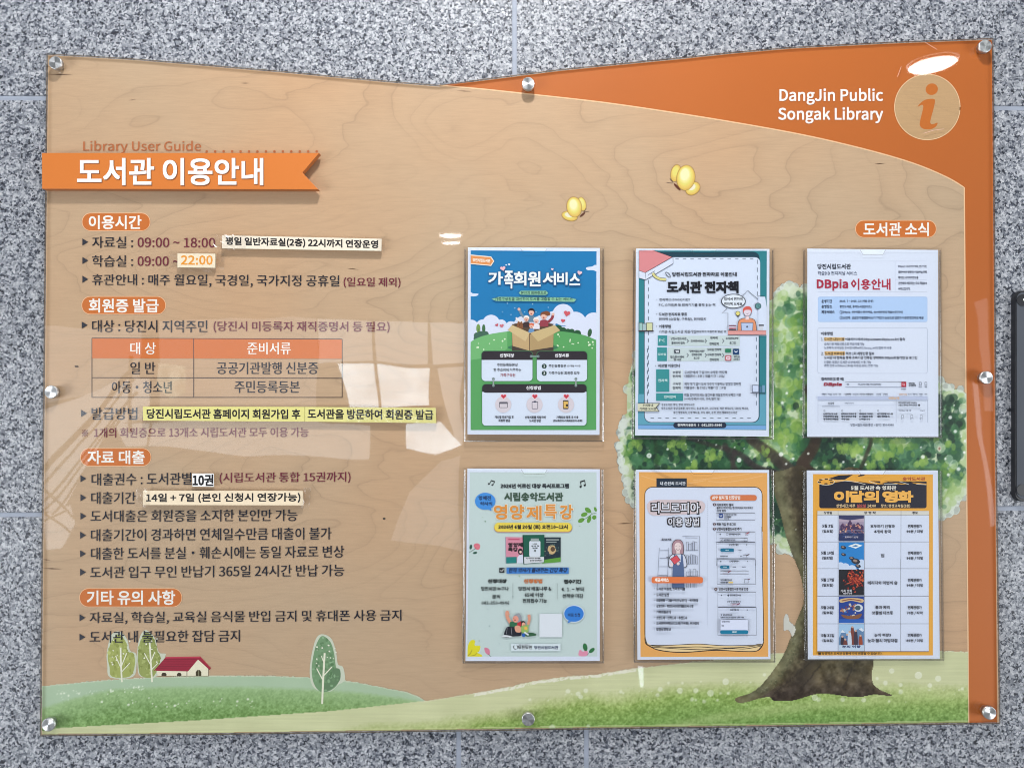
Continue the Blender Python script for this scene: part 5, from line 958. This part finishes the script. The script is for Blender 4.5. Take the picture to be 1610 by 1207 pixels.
for q in [[(425, 204), (520, 204), (640, 215), (742, 243)], [(780, 208), (860, 240)], [(940, 238), (1080, 240)], [(1100, 212), (1200, 242)], [(1280, 240), (1386, 246)]]: a.line(q, 5, (212, 214, 206))
a.poly(ell(328, 216, 92, 36, 0, 30), (214, 210, 190)); a.poly(ell(328, 216, 86, 31, 0, 30), YE)
for x, y in ((272, 195), (330, 188), (378, 195), (258, 220), (326, 236), (386, 222)): a.rr(x - 18, y - 7, x + 18, y + 7, 6, (60, 44, 34))
T(a, [('송악도서관', 1136, 1372, 184, 36, (160, 50, 40), 3.6), ('5월 도서관 속 영화관', 590, 1066, 280, 42, (214, 210, 200), 4), ('상영시간: 매주', 436, 634, 468, 34, (214, 190, 150), 3), ('일요일', 654, 744, 468, 34, (190, 90, 90), 3), ('14:00', 764, 852, 468, 30, (214, 190, 150), 3), ('장소: 평생교육실(2층)', 906, 1214, 470, 36, (214, 190, 150), 3)])
for ch, x0, x1 in [('이', 418, 560), ('달', 580, 720), ('의', 732, 878), ('영', 928, 1076), ('화', 1090, 1240)]: a.text(ch, x0, x1, 372, 110, (232, 176, 84), 15, None, 3)
a.rect(236, 522, 1414, 566, (206, 204, 196)); a.rect(236, 566, 1414, 1150, (206, 214, 236))
a.at(1250, 880); a.rect(236, -50, 1410, 962, (206, 214, 236))
LN = (54, 56, 70)
a.at(1250, 725)
for y in (848, ): a.line([(236, y), (1412, y)], 4, LN)
a.line([(454, 522), (454, 1150)], 3.4, LN); a.line([(734, 570), (730, 1150)], 3.4, LN); a.line([(1118, 522), (1116, 1150)], 3.4, LN); a.line([(236, 566), (1414, 568)], 2.6, LN); a.at(1250, 880)
for y in (90, 380, 671, 962): a.line([(236, y), (1410, y)], 4, LN)
for x in (454, 731, 1115): a.line([(x, -10), (x, 962)], 3.4, LN)
a.at(1250, 725)
T(a, [('상영일', 304, 388, 542, 26), ('상 영 작', 728, 852, 542, 26), ('정보', 1238, 1294, 542, 26), ('5월 3일', 288, 402, 680, 34), ('(일요일)', 290, 402, 738, 34), ('호두까기 인형과', 796, 1052, 684, 34), ('4개의 왕국', 836, 1012, 740, 34), ('전체관람가', 1192, 1336, 684, 34), ('99분 / 더빙', 1178, 1348, 740, 34), ('5월 10일', 276, 408, 964, 34), ('(일요일)', 288, 398, 1020, 34), ('업', 906, 940, 992, 36), ('전체관람가', 1192, 1336, 966, 34), ('96분 / 더빙', 1178, 1348, 1022, 34)], (40, 42, 54), 3)
a.at(1250, 880)
T(a, [('5월 17일', 276, 410, 208, 34), ('(일요일)', 288, 402, 266, 34), ('메리다와 마법의 숲', 768, 1080, 240, 36), ('전체관람가', 1192, 1336, 212, 34), ('94분 / 더빙', 1178, 1348, 268, 34), ('5월 24일', 276, 410, 500, 34), ('(일요일)', 290, 402, 556, 34), ('톰과 제리', 848, 998, 498, 34), ('보물섬 대소동', 814, 1034, 556, 36), ('전체관람가', 1192, 1336, 500, 34), ('76분 / 자막', 1178, 1348, 558, 34), ('5월 31일', 278, 412, 794, 34), ('(일요일)', 290, 404, 850, 34), ('눈의 여왕3', 838, 1012, 790, 34), ('눈과 불의 마법대결', 768, 1080, 848, 36), ('전체관람가', 1192, 1336, 792, 34), ('89분 / 더빙', 1176, 1348, 850, 34)], (40, 42, 54), 3)
T(a, [('■ 상영작은 도서관 상황에 따라 변동될 수 있습니다.', 246, 920, 984, 26)], (54, 40, 26), 2.6)
a.build('printed_programme', p)
def still(y0, y1, org, f):
    a = Art(DP + .0011).at(1250, org); f(a, 462, y0, 727, y1); a.build('printed_film_picture', p)
rd = random.Random(77)
def s1(a, x0, y0, x1, y1):
    for k in range(8): c = np.array((196, 176, 190)) * (1 - k / 8) + np.array((34, 40, 88)) * k / 8; a.rect(x0, y0 + (y1 - y0) * k / 8, x1, y0 + (y1 - y0) * (k + 1) / 8, c)
    a.poly([(x0, y0), (x1, y0), (x1, y0 + 30), (x0 + 120, y0 + 50), (x0, y0 + 36)], (52, 56, 96))
    for x, w, h in [(500, 22, 70), (540, 30, 50), (580, 26, 105), (622, 22, 66), (664, 26, 80), (700, 24, 55)]: a.poly([(x - w, y0 + 150), (x - w, y0 + 150 - h * .6), (x, y0 + 150 - h), (x + w, y0 + 150 - h * .6), (x + w, y0 + 150)], (74, 52, 88))
    for _ in range(70): a.disc(rd.uniform(x0 + 8, x1 - 8), rd.uniform(y0 + 90, y0 + 190), rd.uniform(4, 11), rd.choice([(186, 120, 110), (120, 90, 120), (206, 168, 150), (60, 50, 90)]), n=7)
    a.rect(x0, y0 + 190, x1, y1, (34, 46, 92)); 
    for _ in range(20): x = rd.uniform(x0 + 10, x1 - 60); y = rd.uniform(y0 + 165, y0 + 225); a.line([(x, y), (x + 40, y - 10)], 5, rd.choice([(60, 84, 140), (30, 40, 80)]))
    a.text('호두까기 인형', 525, 665, y1 - 42, 18, (196, 190, 206), 1.5, None, 1)
def s2(a, x0, y0, x1, y1):
    a.rect(x0, y0, x1, y1, (34, 126, 196)); a.poly([(560, y0 + 40), (640, y0 + 12), (712, y0 + 34), (640, y0 + 66)], (226, 232, 240)); a.poly([(600, y0 + 40), (640, y0 + 28), (672, y0 + 38), (638, y0 + 50)], (70, 120, 170))
    for x, y, r in [(480, 250, 40), (530, 270, 50), (600, 290, 50), (700, 230, 50), (720, 270, 50)]: a.poly([(min(max(q[0], x0), x1), min(q[1], y1)) for q in ell(x, y0 + y, r, n=16)], (196, 210, 232))
    for x, y, s in [(510, 55, 30), (512, 130, 26), (600, 170, 30), (640, 200, 48), (665, 250, 30)]: a.disc(x, y0 + y, s, (36, 44, 60), s * .62, 14, 12); a.disc(x - 5, y0 + y - 5, s * .5, (150, 130, 120), s * .3, 14, 9)
def s3(a, x0, y0, x1, y1):
    a.rect(x0, y0, x1, y1, (24, 26, 36))
    for _ in range(150):
        t = rd.uniform(0, 1); x = 640 + rd.gauss(0, 46); y = y0 + 110 + rd.gauss(0, 44)
        x, y = min(max(x, x0 + 12), x1 - 12), min(max(y, y0 + 12), y1 - 14); a.disc(x, y, rd.uniform(7, 15), rd.choice([(150, 44, 34), (190, 70, 46), (120, 30, 34), (206, 96, 60)]), rd.uniform(5, 9), rd.uniform(0, 180), 8)
    T(a, [('가족 영화', 482, 600, y1 - 46, 30), ('5월의 상영', 506, 600, y1 - 20, 14)], (206, 206, 214), 2.2)
def s4(a, x0, y0, x1, y1):
    a.rect(x0, y0, x1, y1, (28, 62, 142)); a.poly(smooth_path([(476, y0 + 30), (590, y0 + 14), (714, y0 + 28), (706, y0 + 66), (590, y0 + 44), (486, y0 + 66)], 4, True), (206, 176, 126)); a.line(smooth_path([(492, y0 + 46), (590, y0 + 30), (700, y0 + 46)], 4), 10, (130, 60, 60))
    a.disc(668, y0 + 120, 48, (206, 214, 224), 40); a.disc(662, y0 + 120, 30, (60, 84, 96), 26)
    for _ in range(26): x, y = rd.uniform(480, 640), y0 + rd.uniform(80, 210); a.disc(x, y, rd.uniform(7, 18), rd.choice([(60, 110, 180), (168, 120, 90), (196, 190, 180), (120, 60, 60)]), rd.uniform(6, 12), rd.uniform(0, 180), 9)
    a.poly(smooth_path([(490, y0 + 190), (600, y0 + 206), (700, y0 + 180), (680, y0 + 226), (600, y0 + 240), (520, y0 + 225)], 4, True), (128, 84, 60)); a.rect(x0, y0 + 238, x1, y1, (36, 92, 176))
def s5(a, x0, y0, x1, y1):
    a.rect(x0, y0, x1, y1, (158, 192, 222)); a.poly([(x0, y0 + 150), (500, y0 + 60), (560, y0 + 120), (620, y0 + 70), (700, y0 + 40), (x1, y0 + 70), (x1, y1 - 60), (x0, y1 - 60)], (96, 130, 168)); a.poly([(480, y0 + 90), (500, y0 + 60), (530, y0 + 92)], (214, 222, 234)); a.poly([(670, y0 + 54), (700, y0 + 40), (x1, y0 + 70), (710, y0 + 80)], (214, 222, 234))
    for x, h, c in [(500, 90, (50, 44, 60)), (550, 110, (70, 110, 160)), (604, 190, (120, 60, 50)), (640, 150, (60, 50, 66)), (690, 100, (150, 70, 46)), (575, 140, (196, 206, 220)), (530, 60, (110, 60, 56))]: a.poly(smooth_path([(x - 18, y0 + 220), (x - 16, y0 + 240 - h), (x, y0 + 222 - h), (x + 16, y0 + 240 - h), (x + 22, y0 + 220)], 3, True), c); a.disc(x, y0 + 222 - h, 11, (206, 168, 146), n=10)
    a.rect(x0, y0 + 222, x1, y1, (186, 204, 224)); a.text('눈의 여왕', 498, 690, y0 + 238, 26, (34, 44, 96), 3, None, 1)
still(570, 840, 725, s1); still(852, 1140, 725, s2); still(94, 372, 880, s3); still(384, 662, 880, s4); still(674, 958, 880, s5)

# ================================================================== CLEAR HOLDERS
def holder(L0, T0, R0, B0, Lb, Rb, notch, label):
    """L0,R0 = left/right at the top, Lb,Rb at the foot, in photograph pixels; a pocket of clear plastic with a folded foot and a thumb notch"""
    c = U((L0 + R0) / 2, B0, D_ACR); h = thing('poster_holder', c, label, 'poster holder', 'clear wall holders for paper notices')
    d0 = D_ACR + .0004; dF = D_PAPER + .0032
    prism('back_plate', [(L0, T0), (R0, T0), (Rb, B0 - 5), (Lb, B0 - 5)], d0, d0 + .0008, [M_PLASTIC, M_EDGE], h, mi_side=True)
    n0, n1, nd = notch
    F_ = [(L0 + 4, T0 + 3), (n0, T0 + 3), (n0 + 4, T0 + nd), (n1 - 4, T0 + nd), (n1, T0 + 3), (R0 - 4, T0 + 3), (Rb - 3, B0 - 9), (Lb + 3, B0 - 9)]
    prism('front_plate', F_, dF - .0008, dF, [M_PLASTIC, M_EDGE], h, mi_side=True)
    for xa, xb in ((L0 + 1.2, Lb + .6), (R0 - 3.2, Rb - 2.6)):
        prism('side_fold', [(xa, T0 + 3), (xa + 2.0, T0 + 3), (xb + 2.0, B0 - 4), (xb, B0 - 4)], d0 + .0010, dF - .0010, [M_EDGE, M_PLASTIC], h, bevel=.0004, mi_side=True)
    prism('foot_fold', [(Lb + 1, B0 - 6), (Rb - 1, B0 - 6), (Rb - 1, B0 - 3.4), (Lb + 1, B0 - 3.4)], d0 + .0010, dF + .0004, [M_EDGE, M_PLASTIC], h, bevel=.0005, mi_side=True)
    # notch outline, a polished lip
    lip = Art(dF + .0001); lip.line([(n0 - .3, T0 + 3), (n0 + 4, T0 + nd), (n1 - 4, T0 + nd), (n1 + .3, T0 + 3)], .9, (200, 200, 200)); lip.build('notch_lip', h, M_EDGE); return h
holder(729, 388, 950.5, 698, 729, 950, (819, 860, 9), 'clear plastic holder round the blue and green family poster')
holder(995, 390, 1217.5, 694, 993, 1217, (1088, 1126, 9), 'clear plastic holder round the teal framed poster')
holder(1262.5, 390, 1481, 692, 1262, 1482, (1353, 1392, 11), 'clear plastic holder round the white notice with the red heading')
holder(728.5, 735, 949.5, 1046, 726.5, 950, (820, 860, 10), 'clear plastic holder round the pale green lecture poster')
holder(996, 736, 1217.5, 1045, 996, 1220, (1086, 1123, 9), 'clear plastic holder round the orange framed app guide')
holder(1262.5, 737, 1482, 1042, 1265, 1485, (1350, 1392, 9), 'clear plastic holder round the yellow film programme')
# creased cellophane over the app guide's top
ce = prism('cellophane_wrap', [(1020, 737), (1027, 737), (1064, 754), (1112, 766), (1106, 768), (1060, 759)], DP + .0011, DP + .0013, M_TAPE, bpy.data.objects['poster_holder.004'])

# ================================================================== DARK GLASS PLATE AT THE RIGHT
M_FR = plain('black_plate_edge', (26, 28, 34), .4, noise=.1); 
def dark_glass():
    m, t, b = nt('dark_grey_glass'); tc = N(t, 'ShaderNodeTexCoord'); no = N(t, 'ShaderNodeTexNoise', Scale=3., Detail=3.); t.links.new(tc.outputs['Object'], no.inputs['Vector'])
    r = ramp(t, [(.3, refl((74, 78, 86))), (.7, refl((92, 96, 104)))]); t.links.new(no.outputs['Fac'], r.inputs[0]); t.links.new(r.outputs[0], b.inputs['Base Color']); b.inputs['Roughness'].default_value = .12; return m
cpt = U(1690, 790, 0.)
dev = thing('wall_plate', cpt, 'dark grey glass wall plate with black rounded border at the right edge', 'wall plate')
prism('plate_border', rrect(1595.5, 457, 1790, 788, 12, 8), .0005, .0100, M_FR, dev, bevel=.0012)
prism('glass_face', rrect(1598.8, 459.5, 1787, 784, 10, 8), .0100, .0112, dark_glass(), dev, bevel=.0006)
for y in (472, 770):
    prism('corner_boss', ell(1608, y, 9, n=24), .0112, .0122, M_FR, dev); 
ic = Art(.0125); ic.disc(1611, 471, 2.4, (230, 232, 236)); ic.build('white_mark', dev)

# ================================================================== WHAT THE SHINY SHEET MIRRORS (stands in the hall behind the camera; pale veils come from added glow panels)
YM = -D_ACR
def R(px, py, L): 
    """the place in the hall, L metres from the sheet, whose mirror image shows at this point of the photograph"""
    p_ = U(px, py, -L - D_ACR * 0); p_ = np.array(p_); p_[..., 1] = 2 * YM - p_[..., 1]; return p_
def pane(name, quad, L, mat, parent, off=0.):
    P = R([q[0] for q in quad], [q[1] for q in quad], L); P[:, 1] += off; Q = P.copy(); Q[:, 1] -= .012
    n = len(P); fs = [list(range(n))[::-1], list(range(n, 2 * n))] + [[i, (i + 1) % n, n + (i + 1) % n, n + i] for i in range(n)]
    return mesh(name, np.vstack([P, Q]), fs, mat, parent)
M_W1 = glow('bright_pane_glow', (.76, .9, 1.), 10.5, .3, 2.5); M_W2 = glow('pale_veil_glow', (.90, .95, 1.), 3.0, .12, .8); M_W3 = glow('dim_veil_glow', (.92, .95, 1.), 1.5, .1, .8); M_LAMP = glow('ceiling_light_diffuser', (1., 1., .98), 22, 0.); M_DOWN = glow('downlight_diffuser', (.93, 1., .98), 24, 0.)  # pane glows; the two paler ones stand in for reflected haze
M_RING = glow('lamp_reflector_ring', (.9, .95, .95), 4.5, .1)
M_FRM = plain('brown_window_frame', (96, 78, 64), .6, noise=.05)
hw = thing('hall_window_glow', R(600, 720, 5.), 'tall hall windows and added glowing panels mirrored as pale panes in the board', 'window')
pane('glow_pane', [(528, 572), (586, 570), (588, 640), (545, 640)], 5., M_W1, hw)
pane('glow_pane', [(591, 570), (676, 573), (682, 640), (593, 640)], 5., M_W1, hw)
pane('glow_pane', [(640, 668), (696, 668), (726, 700), (690, 712), (640, 706)], 5., M_W1, hw)  # added glow panel standing in for the bright floor
pane('glow_pane', [(500, 500), (585, 503), (585, 566), (500, 570)], 5.05, M_W2, hw); pane('glow_pane', [(589, 503), (671, 504), (671, 566), (589, 566)], 5.05, M_W2, hw); pane('glow_pane', [(675, 504), (727, 504), (727, 566), (675, 568)], 5.05, M_W2, hw)  # added glow panels standing in for the pale wall above the windows
pane('glow_pane', [(686, 574), (727, 574), (727, 700), (716, 690)], 5.05, M_W2, hw)  # added glow panel for the veil right of the windows
pane('glow_pane', [(240, 575), (292, 577), (288, 622), (262, 628), (240, 612)], 5.05, glow('tree_lit_glass', (.92, 1., .86), 3.4, .5, 9.), hw)
pane('glow_pane', [(182, 664), (490, 660), (575, 668), (575, 722), (200, 706)], 5.1, M_W2, hw)  # added glow panel standing in for the pale floor reflection
pane('glow_pane', [(245, 500), (498, 500), (500, 660), (245, 662)], 5.12, M_W3, hw)  # added dim glow panel that makes the broad milky veil
pane('glow_pane', [(66, 512), (215, 512), (215, 600), (66, 640)], 5.12, M_W3, hw)  # another added dim panel carries the veil to the left edge
pane('glow_pane', [(648, 775), (700, 722), (727, 716), (727, 860), (620, 852)], 5.1, M_W3, hw)  # added dim glow panel for the pale slanted patch
pane('window_frame', [(586.5, 500), (590.5, 500), (592.5, 660), (588.5, 660)], 4.9, M_FRM, hw)
pane('window_frame', [(672, 500), (675, 500), (684, 660), (678, 660)], 4.9, M_FRM, hw)
st = thing('stair_rail_glow', R(130, 780, 5.), 'slanting stair handrail before added glowing panels, mirrored in the lower left of the board', 'stair')
pane('glow_pane', [(66, 650), (190, 600), (228, 600), (228, 655), (176, 668), (90, 800), (66, 800)], 5., M_W2, st)  # added glow panel behind the rail for the pale stair area
pane('glow_pane', [(66, 806), (105, 790), (112, 818), (84, 862), (66, 864)], 5., M_W2, st)  # smaller added glow panel for the pale spot lower left
for k, (x0, y0, x1, y1, w) in enumerate([(232, 560, 62, 745, 8), (214, 618, 62, 790, 3), (200, 640, 66, 800, 3), (190, 660, 78, 806, 3), (210, 600, 62, 765, 3), (240, 575, 226, 720, 3), (205, 560, 205, 680, 4), (62, 760, 112, 812, 3), (62, 820, 96, 800, 3), (62, 800, 106, 838, 3)]):
    dx, dy = x1 - x0, y1 - y0; q = math.hypot(dx, dy); nx, ny = -dy / q * w / 2, dx / q * w / 2
    pane('handrail', [(x0 + nx, y0 + ny), (x1 + nx, y1 + ny), (x1 - nx, y1 - ny), (x0 - nx, y0 - ny)], 4.8 - k * .02, M_FRM, st)
pane('glow_pane', [(1541, 478), (1556, 470), (1560, 640), (1548, 640)], 5.1, M_W3, hw)  # added dim glow panel for the veil on the orange band
pane('glow_pane', [(1530, 600), (1536, 600), (1563, 826), (1556, 828)], 5.1, M_W2, hw)  # added glow sliver for the bright streak on the orange band
pane('glow_pane', [(1000, 1047), (1008, 1047), (1006, 1075), (1001, 1075)], 5.1, M_W1, hw)  # added glow sliver for a bright mark below the app guide
# round downlight and a small twin ceiling light
def disc_lamp(px, py, zc, r, name, label, mat, tilt=0., sx=1.):
    dr = FW + (px - 805) / F * RT + (603.5 - py) / F * UP; t = zc / dr[2]; v = CAM + dr * t; y = 2 * YM - v[1]; c = np.array((v[0], y, zc))
    th = thing(name, c, label, 'ceiling light')
    V = [(c[0] + r * sx * math.cos(k * math.pi / 16), c[1] + r * math.sin(k * math.pi / 16), c[2] + tilt * math.cos(k * math.pi / 16) * r) for k in range(32)]
    mesh('lamp_diffuser', V, [list(range(32))[::-1]], mat, th)
    Vr = [(c[0] + (r + e) * sx * math.cos(k * math.pi / 16), c[1] + (r + e) * math.sin(k * math.pi / 16), c[2] + .012 + tilt * math.cos(k * math.pi / 16) * r) for e in (.0, .006) for k in range(32)]
    mesh('lamp_ring', Vr, [[k, (k + 1) % 32, 32 + (k + 1) % 32, 32 + k] for k in range(32)], M_RING, th)
disc_lamp(1467, 101, 1.32, .088, 'ceiling_light', 'round downlight mirrored as a white oval above the round emblem', M_DOWN, .06)
disc_lamp(708.5, 372, 1.25, .075, 'ceiling_light', 'small light mirrored as the upper of two white dashes above the blue poster', M_LAMP, .02, 1.)
disc_lamp(709, 384, 1.25, .065, 'ceiling_light', 'small light mirrored as the lower of two white dashes above the blue poster', M_LAMP, .02, 1.)
